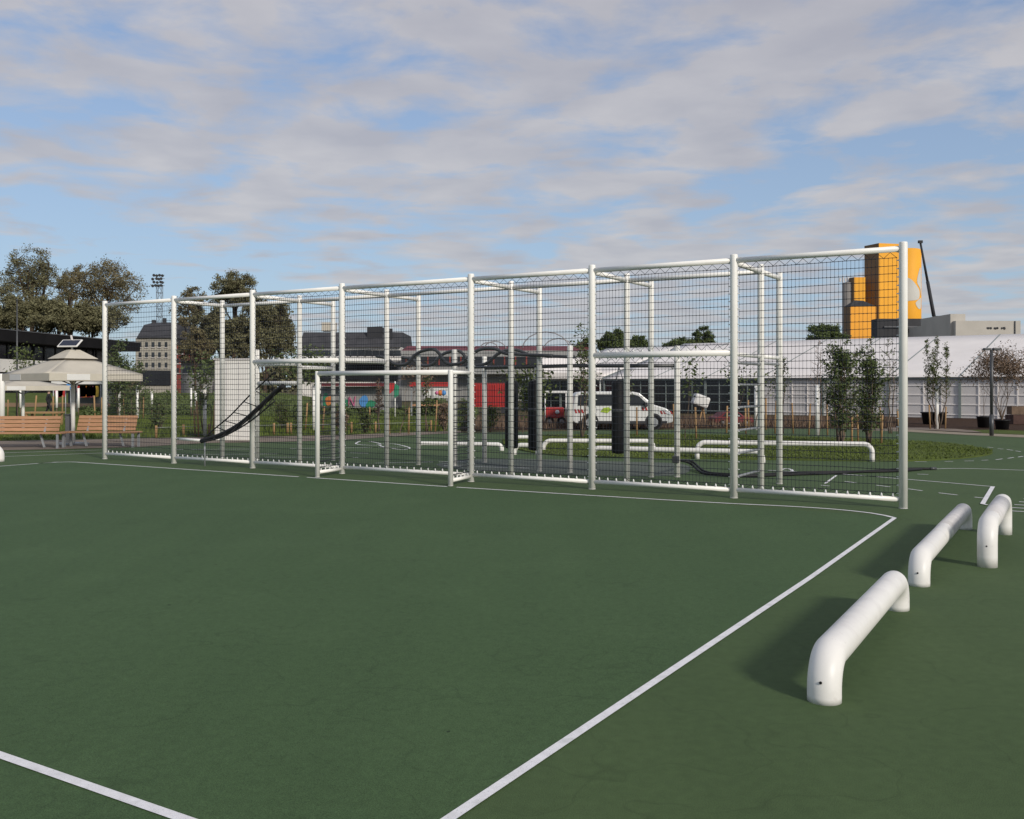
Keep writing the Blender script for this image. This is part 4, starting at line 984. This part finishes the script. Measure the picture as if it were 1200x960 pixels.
blob([(379, 463), (384, 462), (383, 477), (379, 477)], 'ggreen', 61.97); blob([(382, 466), (391, 465), (392, 474), (386, 476), (382, 473)], 'gorange', 61.95)
m = MB()
for a_, b_ in (((408.5, 476), (409.5, 465)), ((409.5, 465), (415, 476)), ((415, 476), (416.5, 464.5))):
    pa, pb = at(*a_, 61.94), at(*b_, 61.94); m.beam(pa, pb, .04, .13, up=(0, 1, 0))
m.build('graffiti', M['pink'], o)
blob([(421, 470), (424, 465), (428, 463), (431, 467), (431, 476), (424, 477)], 'gblue', 61.96); blob([(429, 474), (434, 469), (441, 472), (437, 477), (430, 477.5)], 'ggreen', 61.945)
blob([(401, 471), (406, 468), (409, 473), (404, 477)], 'ggreen', 61.97)
for uu in (392, 448):
    p = at(uu, 480, 62); m = MB(); m.tube([(p.x, 61.95, .34), (p.x, 62.2, .34)], .34, 18); w_ = m.build('wheel', M['tyre'], t)
    m = MB(); m.tube([(p.x, 61.92, .34), (p.x, 61.96, .34)], .17, 14); m.build('rim', M['steel'], w_)
m = MB(); m.box(((x0+x1)/2, 61.6, zt_+.12), (x1-x0-.4, 1.0, .2)); m.build('awning', M['maroon'], t)
# red awning stall with poster boards
t, o, x0, x1, zb_, zt_ = box_obj('market_stall', 'market stall with red awning and white poster boards behind the goal', 'stall', 480, 530, 448, 453, 60, 2.5, 'red', 'awning')
for x in (x0+.1, x1-.1):
    m = MB(); m.box((x, 60.2, zb_/2), (.1, .1, zb_)); m.build('leg', M['steel'], t)
for (a_, b_) in ((497, 505), (507, 525)):
    xa, xb = at(a_, 460, 60).x, at(b_, 460, 60).x; m = MB(); m.box(((xa+xb)/2, 60.1, (zz(455, 60)+zz(466, 60))/2), (xb-xa, .06, zz(455, 60)-zz(466, 60))); pp = m.build('poster_board', M['canvaslight'], t)
for uu, mm, r_ in ((516, 'gorange', .17), (520, 'gblue', .16), (512, 'pink', .12)):
    p = at(uu, 460.5, 60.05); m = MB(); m.lathe([(.01, -.02), (r_, -.01), (r_, .01), (.01, .02)], (0, 0, 0), 12); m.v = [Vector((p.x+v.x, p.y+v.z, p.z+v.y)) for v in m.v]; m.build('print', M[mm], pp)
m = MB(); m.box(((x0+x1)/2, 61, zz(475, 60)), (x1-x0-.3, 1.6, .1)); m.build('counter', M['wood'], t)
# flag
b = base_at(463, 58); t = thing('flag', 'small red and green flag on a white pole seen through the goal', 'flag', b); m = MB()
m.tube([b, b+Vector((0, 0, zz(447, 58)))], .035, 8); m.build('pole', M['white'], t)
for (pts, mm) in (([(454, 449), (463, 449), (461, 458), (456, 462)], 'red'), ([(462, 456), (463, 449.5), (468, 453), (467, 464), (462, 466)], 'ggreen')):
    m = MB(); m.poly([at(u, v, 57.9-i*.03) for i, (u, v) in enumerate(pts)]); g = m.build('cloth', M[mm], t); g.modifiers.new('thick', 'SOLIDIFY').thickness = .01

# white van
def van():
    d = 41.0; x0 = at(671, 500, d).x; L = at(789, 500, d).x-x0; k = L/4.9; Hv = 1.62
    t = thing('white_van', 'white van with red and white striped bumpers parked behind the frame', 'van', (x0+L/2, d+.9, 0))
    prof = [(0.0, .35), (.02, .95), (.10, 1.45), (.22, 1.58), (.6, 1.62), (2.9, 1.62), (3.25, 1.56), (3.95, 1.06), (4.55, .90), (4.84, .72), (4.9, .50), (4.88, .30), (4.6, .24), (.2, .24)]
    m = MB(); m.prism([(a*k, b) for a, b in prof], (1, 0, 0), (0, 0, 1), (x0, d, 0), (0, 1.75, 0)); body = m.build('body', M['vanwhite'], t, bevel=.05)
    def side(name, pts, mm, off=.012):
        m = MB(); m.poly([(x0+a*k, d-off, b) for a, b in pts]); o = m.build(name, M[mm], t); o.modifiers.new('thick', 'SOLIDIFY').thickness = .012; return o
    side('window', [(.25, 1.02), (.30, 1.47), (1.0, 1.5), (1.0, 1.02)], 'glass'); side('window', [(1.1, 1.02), (1.1, 1.5), (2.15, 1.5), (2.15, 1.02)], 'glass')
    side('window', [(2.35, 1.02), (2.35, 1.5), (2.95, 1.5), (3.2, 1.44), (3.72, 1.02)], 'glass')
    m = MB(); m.quad((x0+3.30*k, d+.1, 1.535), (x0+3.93*k, d+.1, 1.085), (x0+3.93*k, d+1.65, 1.085), (x0+3.30*k, d+1.65, 1.535)); o = m.build('windscreen', M['glass'], t); o.modifiers.new('thick', 'SOLIDIFY').thickness = .02
    side('door', [(2.28, .36), (2.28, 1.54), (2.31, 1.54), (2.31, .36)], 'worn'); side('door', [(1.05, .36), (1.05, 1.54), (1.07, 1.54), (1.07, .36)], 'worn')
    side('decal', [(1.35, .75), (1.5, .92), (1.75, .95), (1.9, .85), (1.7, .70)], 'lime')
    for q in range(4): side('bumper_stripe', [(4.25+q*.16, .78), (4.33+q*.16, .78), (4.40+q*.16, .66), (4.32+q*.16, .66)], 'red')
    for q in range(3): side('bumper_stripe', [(3.35+q*.16, .95), (3.43+q*.16, .95), (3.5+q*.16, .80), (3.42+q*.16, .80)], 'red')
    for q in range(3): side('bumper_stripe', [(.08+q*.16, .86), (.16+q*.16, .86), (.23+q*.16, .7), (.15+q*.16, .7)], 'red')
    side('headlight', [(4.4, .84), (4.78, .73), (4.76, .62), (4.5, .70)], 'lamp', .02); side('sill', [(.3, .25), (.3, .36), (4.6, .36), (4.6, .25)], 'darkclad')
    m = MB(); m.box((x0+3.55*k, d-.12, 1.06), (.14, .16, .2)); m.build('mirror', M['darkclad'], t, bevel=.03)
    for a in (.85, 3.95):
        m = MB(); m.tube([(x0+a*k, d-.03, .30), (x0+a*k, d+.2, .30)], .31, 22); w_ = m.build('wheel', M['tyre'], t)
        m = MB(); m.tube([(x0+a*k, d-.045, .30), (x0+a*k, d-.02, .30)], .19, 16); m.build('rim', M['steel'], w_)
        m = MB(); m.tube([(x0+a*k, d-.014, .32), (x0+a*k, d-.004, .32)], .37, 22); m.build('wheel_arch', M['darkclad'], t)
van()
# red utility cart with white canopy
d = 44; c = base_at(651, d); t = thing('utility_cart', 'red utility cart under a white canopy left of the van', 'cart', c)
m = MB(); m.box((c.x, d+.6, zz(459.5, d)), (1.1, 1.3, .10)); m.build('canopy', M['canvaslight'], t, bevel=.02)
m = MB(); m.box((c.x-.02, d+.6, .62), (.85, 1.1, .5)); m.build('body', M['red'], t, bevel=.05)
for sg in (-1, 1):
    m = MB(); m.tube([(c.x+sg*.48, d, .25), (c.x+sg*.48, d, zz(460.5, d))], .03, 8); m.build('post', M['white'], t)
    m = MB(); m.tube([(c.x+sg*.28, d-.02, .22), (c.x+sg*.28, d+.16, .22)], .22, 16); w_ = m.build('wheel', M['tyre'], t)
    m = MB(); m.tube([(c.x+sg*.28, d-.035, .22), (c.x+sg*.28, d-.01, .22)], .11, 12); m.build('rim', M['steel'], w_)
m = MB(); m.lathe([(.02, -.02), (.1, -.01), (.1, .01), (.02, .02)], (0, 0, 0), 12); m.v = [Vector((c.x+.08+v.x, d-.0+v.z, .66+v.y)) for v in m.v]; m.build('headlight', M['lamp'], t)
# red small car and tarped frame behind the middle rail
def small_car(u0, u1, v, label, mm):
    d = EYE*F/(v-HV); x0 = at(u0, v, d).x; L = at(u1, v, d).x-x0; t = thing('parked_car', label, 'car', (x0+L/2, d+.8, 0)); k = L/4.0
    prof = [(0, .3), (.02, .8), (.5, .95), (1.0, 1.38), (2.4, 1.40), (3.0, .95), (3.8, .80), (3.98, .55), (3.95, .28), (.1, .25)]
    m = MB(); m.prism([(a*k, b*k) for a, b in prof], (1, 0, 0), (0, 0, 1), (x0, d, 0), (0, 1.6, 0)); m.build('body', M[mm], t, bevel=.05)
    for pts in (((.75, .95), (1.08, 1.3), (1.65, 1.32), (1.65, .95)), ((1.75, .95), (1.75, 1.32), (2.32, 1.32), (2.78, .95))):
        m = MB(); m.poly([(x0+a*k, d-.012, b*k) for a, b in pts]); o = m.build('window', M['glass'], t); o.modifiers.new('thick', 'SOLIDIFY').thickness = .01
    for a in (.75, 3.15):
        m = MB(); m.tube([(x0+a*k, d-.03, .3*k), (x0+a*k, d+.2, .3*k)], .3*k, 18); w_ = m.build('wheel', M['tyre'], t)
        m = MB(); m.tube([(x0+a*k, d-.045, .3*k), (x0+a*k, d-.02, .3*k)], .18*k, 14); m.build('rim', M['steel'], w_)
small_car(838, 884, 499, 'small dark red car half hidden by the seventh fence post', 'maroon')
c = base_at(821, 46); t = thing('handcart', 'tilted cart with a pale tarpaulin in front of the dark marquee front', 'cart', c)
m = MB(); m.box(c+Vector((0, 0, 1.15)), (.75, .7, .55), M=Matrix.Rotation(.35, 3, 'Y')); m.build('tarpaulin', M['canvaslight'], t, bevel=.1)
m = MB(); m.beam(c+Vector((-.1, 0, 0)), c+Vector((.15, 0, 1.0)), .06, .06); m.beam(c+Vector((.25, 0, 0)), c+Vector((.1, 0, 1.0)), .06, .06); m.build('legs_frame', M['stake'], t)

# ------------------------------------------------------------------ people
def person(loc, h, label, top, legs, head='skin', facing=0.0, stride=.25, cap=None):
    t = thing('person', label, 'person', loc, facing); k = h/1.75
    J = [(0, 0, .95), (0, 0, 1.15), (0, 0, 1.38), (0, 0, 1.50), (0, .02, 1.58), (0, .02, 1.70),
         (.19, 0, 1.40), (.25, -.08, 1.14), (.24, .06, .90), (-.19, 0, 1.40), (-.25, .10, 1.14), (-.24, .20, .92),
         (.09, 0, .90), (.10, stride*.45, .50), (.10, stride*.8, .09), (.10, stride*.8+.16, .05),
         (-.09, 0, .90), (-.10, -stride*.3, .50), (-.10, -stride, .10), (-.10, -stride+.16, .05)]
    Ed = [(0, 1), (1, 2), (2, 3), (3, 4), (4, 5), (2, 6), (6, 7), (7, 8), (2, 9), (9, 10), (10, 11), (0, 12), (12, 13), (13, 14), (14, 15), (0, 16), (16, 17), (17, 18), (18, 19)]
    Rr = [.14, .14, .15, .06, .09, .085, .07, .05, .035, .07, .05, .035, .10, .065, .045, .035, .10, .065, .045, .035]
    me = bpy.data.meshes.new('body'); me.from_pydata([(x*k, y*k, z*k) for x, y, z in J], Ed, [])
    o = bpy.data.objects.new('body', me); col.objects.link(o); o.parent = t
    sk = o.modifiers.new('skin', 'SKIN'); sub = o.modifiers.new('sub', 'SUBSURF'); sub.levels = 2; sub.render_levels = 2
    for i, sv in enumerate(me.skin_vertices[0].data): sv.radius = (Rr[i]*k, Rr[i]*k); sv.use_root = (i == 0)
    m = bpy.data.materials.new('person_cloth'); m.use_nodes = True; n_ = m.node_tree; bs = n_.nodes['Principled BSDF']; bs.inputs['Roughness'].default_value = .85
    tc_ = n_.nodes.new('ShaderNodeTexCoord'); sp = n_.nodes.new('ShaderNodeSeparateXYZ'); n_.links.new(tc_.outputs['Object'], sp.inputs[0])
    dv = n_.nodes.new('ShaderNodeMath'); dv.operation = 'DIVIDE'; dv.inputs[1].default_value = h; n_.links.new(sp.outputs[2], dv.inputs[0])
    r_ = n_.nodes.new('ShaderNodeValToRGB'); r_.color_ramp.interpolation = 'CONSTANT'; e = r_.color_ramp.elements
    e[0].color = (.02, .02, .02, 1); e[1].position = .06; e[1].color = (*legs, 1)
    for p_, c_ in ((.53, top), (.865, (.45, .29, .22))):
        q_ = e.new(p_); q_.color = (*c_, 1)
    n_.links.new(dv.outputs[0], r_.inputs[0]); n_.links.new(r_.outputs[0], bs.inputs['Base Color']); me.materials.append(m)
    mb = MB(); mb.lathe([(.02, 1.645), (.102, 1.65), (.108, 1.70), (.08, 1.765), (.01, 1.785)], (0, 0, 0), 14); mb.v = [v*k for v in mb.v]
    mb.build('hair' if cap is None else 'cap', M[cap or 'bark'], t, world=False)
    return t
person(G(57, 489), 1.62, 'person in black walking on the lawn behind the left bench', (.012, .012, .014), (.012, .012, .014), facing=R(-80), stride=.36)
person(G(689, 501), 1.52, 'person in a blue shirt and red cap standing at the back of the white van', (.12, .28, .58), (.05, .05, .06), facing=R(150), stride=.08, cap='clothred')

# ------------------------------------------------------------------ left side: benches, parasols, pavilion
def bench(x, y, rz, label, L=2.25):
    t = thing('park_bench', label, 'bench', (x, y, 0), rz, 'timber benches facing the court')
    m = MB()
    for k in range(4): m.box((0, -.30+k*.135, .45), (L, .12, .045))
    m.build('seat', M['wood'], t, world=False, bevel=.008)
    m = MB()
    for k in range(4):
        z = .54+k*.115; m.box((0, .20+k*.045, z), (L*.80, .04, .105), M=Matrix.Rotation(R(-20), 3, 'X'))
    m.build('backrest', M['wood'], t, world=False, bevel=.006)
    for sx_ in (-L*.46, L*.46):
        for sy in (-.30, .10):
            m = MB(); m.box((sx_, sy, .213), (.06, .06, .426)); m.build('leg', M['steel'], t, world=False)
    for sx_ in (-L*.25, L*.25):
        m = MB(); m.beam((sx_, -.12, .42), (sx_+.12, -.12, .02), .05, .05); m.beam((sx_, .14, .42), (sx_, .36, .92), .05, .03); m.build('bracket', M['steel'], t, world=False)
    return t
b1 = G(22, 525); bench(b1.x, b1.y, R(2), 'timber bench at the left edge, in front of the smaller parasol', 2.75)
b2 = G(121, 523.5); bench(b2.x, b2.y, R(-3), 'timber bench behind the end fence post, beside the big parasol pole', 2.3)
def parasol(u, v, d, half, ve, vp, rz, label, vent=True, valance=.22):
    b = base_at(u, d); t = thing('parasol', label, 'parasol', b, 0, 'beige square parasols')
    ze, zp = zz(ve, d), zz(vp, d); m = MB(); m.tube([b, b+Vector((0, 0, zp))], .065, 14); m.build('pole', M['white'], t)
    m = MB(); m.box(b+Vector((0, 0, .03)), (.7, .7, .06), rz); m.build('base_plate', M['steel'], t, bevel=.01)
    cr = [b+Vector((half*math.cos(rz+k*math.pi/2+math.pi/4)*1.414, half*math.sin(rz+k*math.pi/2+math.pi/4)*1.414, ze)) for k in range(4)]
    m = MB(); apex = b+Vector((0, 0, zp)); top = [b+(c_-b)*.30+Vector((0, 0, (zp-ze)*.72)) for c_ in cr]
    for k in range(4): top[k].z = ze+(zp-ze)*.74
    for k in range(4):
        a_, c_ = cr[k], cr[(k+1) % 4]; ta, tb_ = top[k], top[(k+1) % 4]
        mid0 = (a_+c_)/2; n_ = 6
        b0 = len(m.v)
        for i in range(n_+1):
            for j in range(n_+1):
                f_ = i/n_; g = j/n_; p = (a_*(1-g)+c_*g)*(1-f_)+(ta*(1-g)+tb_*g)*f_; p = p.copy(); p.z -= .06*math.sin(math.pi*g)*math.sin(math.pi*min(1, f_+.25)); m.v.append(p)
        for i in range(n_):
            for j in range(n_):
                q = b0+i*(n_+1)+j; m.face((q, q+1, q+n_+2, q+n_+1), True)
        m.quad(a_-Vector((0, 0, valance)), c_-Vector((0, 0, valance)), c_, a_)
    can = m.build('canopy', M['canvas'], t); can.modifiers.new('thick', 'SOLIDIFY').thickness = .012
    for k in range(4):
        for f0, f1 in ((.18, .42),):
            a_ = cr[k]*(1-f0)+cr[(k+1) % 4]*f0; c_ = cr[k]*(1-f1)+cr[(k+1) % 4]*f1; out = ((a_+c_)/2-b); out.z = 0; out.normalize()
            m = MB(); m.quad(a_+out*.012-Vector((0, 0, valance*.9)), c_+out*.012-Vector((0, 0, valance*.9)), c_+out*.012-Vector((0, 0, valance*.08)), a_+out*.012-Vector((0, 0, valance*.08)))
            q = m.build('valance_patch', M['canvaslight'], can); q.modifiers.new('thick', 'SOLIDIFY').thickness = .006
    m = MB()
    for k in range(4): m.tube([b+Vector((0, 0, ze-.35)), cr[k]*.6+apex*.4-Vector((0, 0, .06))], .02, 6)
    m.build('rib', M['steel'], t)
    if vent:
        m = MB(); vr = [b+(c_-b)*.36 for c_ in cr]
        for p in vr: p.z = ze+(zp-ze)*.80
        tp = [b+(c_-b)*.10 for c_ in cr]
        for p in tp: p.z = zp+.16
        for k in range(4): m.quad(vr[k], vr[(k+1) % 4], tp[(k+1) % 4], tp[k])
        m.poly(tp); v_ = m.build('vent_cap', M['canvas'], can); v_.modifiers.new('thick', 'SOLIDIFY').thickness = .012
    return t, b, zp
t, b, zp = parasol(85.5, 521, 30.2, 1.50, 438.5, 416, R(52), 'large beige square parasol with a solar panel on top beside the bench')
sp = Matrix.Rotation(R(38), 3, 'X'); sp = Matrix.Rotation(R(-12), 3, 'Z') @ sp
m = MB(); m.box(b+Vector((-.05, -.1, zp+.36)), (.70, .36, .03), M=sp); f_ = m.build('solar_panel', M['white'], t)
m = MB(); m.box(b+Vector((-.05, -.1, zp+.36))+sp @ Vector((0, 0, .018)), (.62, .29, .012), M=sp); m.build('solar_cells', M['panel'], f_)
m = MB(); m.tube([b+Vector((0, 0, zp+.1)), b+Vector((-.05, -.06, zp+.36))], .03, 8); m.tube([b+Vector((-.02, .02, zp+.35)), b+Vector((-.08, .05, zp+.62))], .035, 8); m.build('panel_mount', M['tentwall'], t)
parasol(27, 505, 40, 1.45, 452.3, 444, R(40), 'smaller beige parasol further back at the left edge', False, .19)
b = base_at(2, 37); t = thing('white_post', 'thick white post at the left edge behind the bench', 'post', b); m = MB(); post(m, b, zz(438, 37), .11, 16); m.build('shaft', M['white'], t); m = MB(); m.box(b+Vector((.14, 0, zz(440, 37)-.1)), (.1, .1, .25)); m.build('bracket', M['tentwall'], t)
# bin between the benches
b = G(77, 521); t = thing('litter_bin', 'slim dark grey litter bin between the two benches', 'bin', b); m = MB(); m.box(b+Vector((0, .25, .45)), (.17, .25, .9)); m.build('body', M['greyclad'], t, bevel=.02); m = MB(); m.box(b+Vector((0, .25, .93)), (.20, .28, .05)); m.build('lid', M['darkmetal'], t)
# low timber table/platform behind the bench, and low rope-post fence
b = G(52, 499); t = thing('timber_platform', 'low timber table on the lawn behind the left bench', 'table', b); m = MB(); m.box(b+Vector((0, 0, .62)), (1.6, .7, .08)); m.build('top', M['stake'], t)
for sg in (-1, 1):
    for sy in (-.25, .25):
        m = MB(); m.box(b+Vector((sg*.7, sy, .29)), (.08, .08, .58)); m.build('leg', M['stake'], t)
lf = thing('low_fence', 'low fence of short pale timber posts joined by a wire along the lawn edge', 'fence', G(260, 509.5))
posts = [(183, 513), (215, 511.5), (245, 510.8), (321, 509.3), (337, 509), (341, 508.8), (412, 507.5), (440, 507), (505, 505)]
for u, v in posts:
    p = G(u, v); m = MB(); m.tube([p, p+Vector((0, 0, .42)), p+Vector((0, 0, .44))], [.045, .045, .03], 8); m.build('post', M['stake'], lf)
m = MB()
for i in range(len(posts)-1): m.tube([G(*posts[i])+Vector((0, -.05, .36)), G(*posts[i+1])+Vector((0, -.05, .36))], .008, 5)
m.build('wire', M['steel'], lf)
# loose stakes in the left lawn
for u, v, h, lab in ((9, 492, 1.1, 'leftmost bare timber stake on the lawn, beside the white edge post'), (40, 494, 1.35, 'leaning pale timber stake left of the walking person'), (62, 490, 1.25, 'upright timber stake right of the walking person'), (73, 490, 1.3, 'upright timber stake nearest the blue signs'), (119, 494, 1.25, 'upright timber stake just left of the end fence post')):
    p = G(u, v); t = thing('timber_stake', lab, 'stake', p, 0, 'timber stakes on the lawn'); m = MB(); m.tube([p, p+Vector((.12 if u == 40 else .02, 0, h)), p+Vector((.12 if u == 40 else .02, 0, h+.02))], [.045, .045, .02], 8); m.build('shaft', M['stake'], t)
for u, v0, v1, lab in ((24, 452, 478, 'short white tube hanging left under the small parasol'), (66.5, 458, 478, 'white marker tube right of the walking person'), (92, 455, 478, 'white marker tube right of the big parasol pole'), (224, 455, 477, 'white marker tube right of the second fence post'), (229.5, 458, 476, 'second white marker tube, close to the thick stake by the cabin'), (178, 459, 478, 'white marker tube in the leftmost net bay')):
    d = 60; t = thing('marker_tube', lab, 'marker', base_at(u, d), 0, 'white marker tubes on saplings'); m = MB(); m.tube([at(u, v1, d), at(u, v0, d)], .07, 10); m.build('tube', M['white'], t); m = MB(); m.tube([base_at(u, d), at(u, v1, d)], .03, 8); m.build('stem', M['palebark'], t)
# colourful cloth stall, blue signs, white canopy strip
d = 62; x0, x1 = at(60, 448, d).x, at(119, 448, d).x; t = thing('market_canopy', 'flat white canopy with coloured clothes hung under it behind the big parasol', 'stall', ((x0+x1)/2, d, 0))
m = MB(); m.box(((x0+x1)/2, d+1.2, zz(448.5, d)), (x1-x0, 2.4, .2)); m.build('canopy', M['canvaslight'], t)
m = MB(); m.box(((x0+x1)/2, d+2.3, zz(462, d)), (x1-x0-.1, .1, 1.3)); m.build('back_cloth', M['greyclad'], t)
for x in (x0+.1, (x0+x1)/2, x1-.1):
    m = MB(); m.tube([(x, d+.1, 0), (x, d+.1, zz(449, d))], .04, 8); m.build('leg', M['steel'], t)
for u, mm, wv in ((69, 'pink', .22), (72, 'red', .2), (94.5, 'red', .2), (97, 'pink', .2), (101, 'gorange', .26), (105, 'red', .2), (109, 'pink', .16), (112, 'yellow', .16)):
    p = at(u, 458.5, d-.12); m = MB(); m.prism([(-wv, .34), (wv, .34), (wv*1.25, .05), (wv, -.36), (-wv, -.40), (-wv*1.2, .05)], (1, 0, 0), (0, 0, 1), p, (0, .06, 0)); m.build('garment', M[mm], t)
d = 48
for u, v, wv, lab in ((82.5, 453, .19, 'small bright blue sign board just left of the parasol pole'), (76.5, 455.5, .2, 'pale blue sign board left of the bright blue sign')):
    p = at(u, v, d+(.4 if u < 80 else 0)); t = thing('sign_board', lab, 'sign', (p.x, p.y, 0), 0, 'blue signs by the parasol'); m = MB(); m.box(p, (wv*2, .04, .26 if u > 80 else .16)); m.build('board', M['blue'], t); m = MB(); m.tube([(p.x, p.y+.03, 0), (p.x, p.y+.03, p.z)], .025, 8); m.build('pole', M['steel'], t)
    m = MB(); m.box(p+Vector((0, -.025, .02)), (wv*1.1, .012, .05)); m.build('white_band', M['canvaslight'], t)

# dark pavilion
L0 = base_at(-70, 76); L1 = base_at(152, 108); ax = (L1-L0); ln = ax.length; ax.normalize(); nx = Vector((-ax.y, ax.x, 0))
pv = thing('pavilion', 'long low black-roofed pavilion with dark glazing behind the parasols', 'building', (L0+L1)/2)
def PV(a, r, z): return L0+ax*a+nx*r+Vector((0, 0, z))
zt_ = 6.85; m = MB(); rz = math.atan2(ax.y, ax.x)
m.prism([(-1.2, zt_-1.05), (-1.2, zt_), (3.5, zt_+.2), (9, zt_+.1), (9, zt_-1.05)], (nx.x, nx.y, 0), (0, 0, 1), L0, ax*ln); m.build('roof', M['blackroof'], pv)
m = MB(); m.beam(PV(0, -1.23, zt_-.06), PV(ln, -1.23, zt_-.06), .05, .06); m.build('roof_edge', M['greyclad'], pv)
m = MB(); m.box(PV(ln/2, 4.5, (zt_-1.06)/2), (ln-.4, 6.4, zt_-1.06), rz); m.build('glazing', M['tentdark'], pv)
for k in range(16):
    m = MB(); m.box(PV(ln*(k+.5)/16, 1.24, 5.0), (.10, .10, 1.5), rz); m.build('mullion', M['greyclad'], pv)
m = MB(); m.box(PV(ln*.36, .7, 3.72), (ln*.72, .9, 1.15), rz); m.build('wall', M['whitewall'], pv)
for k in range(5):
    m = MB(); p = PV(2.5+k*ln*.17, .2, 0); m.tube([p, p+Vector((0, 0, zt_-1.06))], .10, 10); m.build('column', M['darkclad'], pv)
d = 66; t = thing('flag_pole', 'thin dark mast in front of the pavilion roof', 'mast', base_at(20, 50)); m = MB(); p = base_at(20, 50); m.tube([p, p+Vector((0, 0, zz(353, 50)))], [.06, .03], 8); m.build('shaft', M['darkmetal'], t); m = MB(); m.octa(p+Vector((0, 0, zz(353, 50)+.05)), .08); m.build('finial', M['darkmetal'], t)

# floodlight mast
d = 170; b = base_at(187, d); t = thing('floodlight_mast', 'tall lattice floodlight mast with clustered lamps above the leftmost net bay', 'floodlight mast', b); h = zz(334, d); m = MB(); hw = .42
cs_ = [b+Vector((sx_*hw, sy*hw, 0)) for sx_, sy in ((-1, -1), (1, -1), (1, 1), (-1, 1))]
for c_ in cs_: m.tube([c_, c_+Vector((0, 0, h))], .05, 5)
for k in range(14):
    z0, z1 = h*k/14, h*(k+1)/14
    for q in range(4): m.tube([cs_[q]+Vector((0, 0, z0)), cs_[(q+1) % 4]+Vector((0, 0, z1))], .022, 4); m.tube([cs_[q]+Vector((0, 0, z1)), cs_[(q+1) % 4]+Vector((0, 0, z1))], .04, 4)
m.build('lattice', M['greyclad'], t)
for j in range(4):
    for i in range(4):
        p = b+Vector((-.75+i*.5+.22*(j % 2)+.1*((i*j) % 3-1), -.7, h-.2+j*.6+.08*((i+j) % 2))); mm = MB(); mm.lathe([(.10, 0), (.26, .3), (.27, .34)], (0, 0, 0), 10); rr_ = Matrix.Rotation(R(105), 3, 'X'); mm.v = [p+rr_ @ v for v in mm.v]; mm.build('lamp', M['darkmetal'], t)
m = MB()
for j in range(4): m.beam(b+Vector((-1.0, -.6, h-.2+j*.62)), b+Vector((1.1, -.6, h-.2+j*.62)), .08, .08)
m.build('lamp_rack', M['greyclad'], t)

# dry stalks over the mulch bed, low greenery along the lawn, far woods
rng = random.Random(77); gb = MB(); bed = GP([(540, 504), (700, 501.7), (900, 500.2), (1050, 500.7), (1050, 494), (700, 494), (560, 494)])
xs = [p.x for p in bed]; ys = [p.y for p in bed]; n = 0
while n < 9000:
    x, y = rng.uniform(min(xs), max(xs)), rng.uniform(min(ys), max(ys))
    if not inside((x, y), bed): continue
    n += 1; h = rng.uniform(.15, .5); a = rng.uniform(0, 6.28); wd = .02; dx, dy = math.cos(a)*wd, math.sin(a)*wd
    gb.tri((x-dx, y-dy, 0), (x+dx, y+dy, 0), (x+rng.uniform(-.12, .12), y+rng.uniform(-.12, .12), h))
tag(gb.build('dry_undergrowth', M['leafdry']), kind='stuff')
def bankz(x, y): return 1.35*max(0, min(1, (y-60)/14))*max(0, min(1, (-8-x)/10))
def bank_mesh(x0, x1, y0, y1, nx_, ny_, dz):
    m = MB()
    for j in range(ny_+1):
        for i in range(nx_+1):
            x, y = x0+(x1-x0)*i/nx_, y0+(y1-y0)*j/ny_; m.v.append(Vector((x, y, bankz(x, y)+dz)))
    for j in range(ny_):
        for i in range(nx_):
            q = j*(nx_+1)+i; m.face((q, q+1, q+nx_+2, q+nx_+1), True)
    return m
tag(bank_mesh(-70, -8, 60, 75, 62, 15, -.004).build('grass_bank', M['lawn']), kind='structure')
tag(bank_mesh(-70, -12, 64.8, 67.2, 58, 4, .01).build('bank_path', M['dirt']), kind='structure')
gb = MB()
for k in range(26000):
    u = rng.uniform(130, 560); d = rng.uniform(60, 70); x = (u-600)*d/F; hmax = .45+.4*math.sin(x*.9)+.3*math.sin(x*2.3+1)
    z = bankz(x, d)+rng.uniform(0, max(.12, hmax)); a = Vector((rng.gauss(0, 1), rng.gauss(0, 1), rng.gauss(0, 1))).normalized(); b_ = a.orthogonal().normalized(); s_ = rng.uniform(.05, .12); c = Vector((x, d, z))
    gb.quad(c-a*s_, c-b_*s_*.5, c+a*s_, c+b_*s_*.5)
tag(gb.build('undergrowth', M['leafgreen']), kind='stuff')
gb = MB()
for k in range(60000):
    x = rng.uniform(-190, 190); y = 205+rng.uniform(0, 14)+abs(x)*.05; hm = 5.2+1.5*math.sin(x*.11)+1.1*math.sin(x*.27+2)+.7*math.sin(x*.7)
    z = hm*math.sqrt(rng.random()); a = Vector((rng.gauss(0, 1), rng.gauss(0, 1), rng.gauss(0, 1))).normalized(); b_ = a.orthogonal().normalized(); s_ = rng.uniform(.3, .7); c = Vector((x, y, z))
    gb.quad(c-a*s_, c-b_*s_*.6, c+a*s_, c+b_*s_*.6)
tag(gb.build('far_woods', M['leafolive']), kind='stuff')
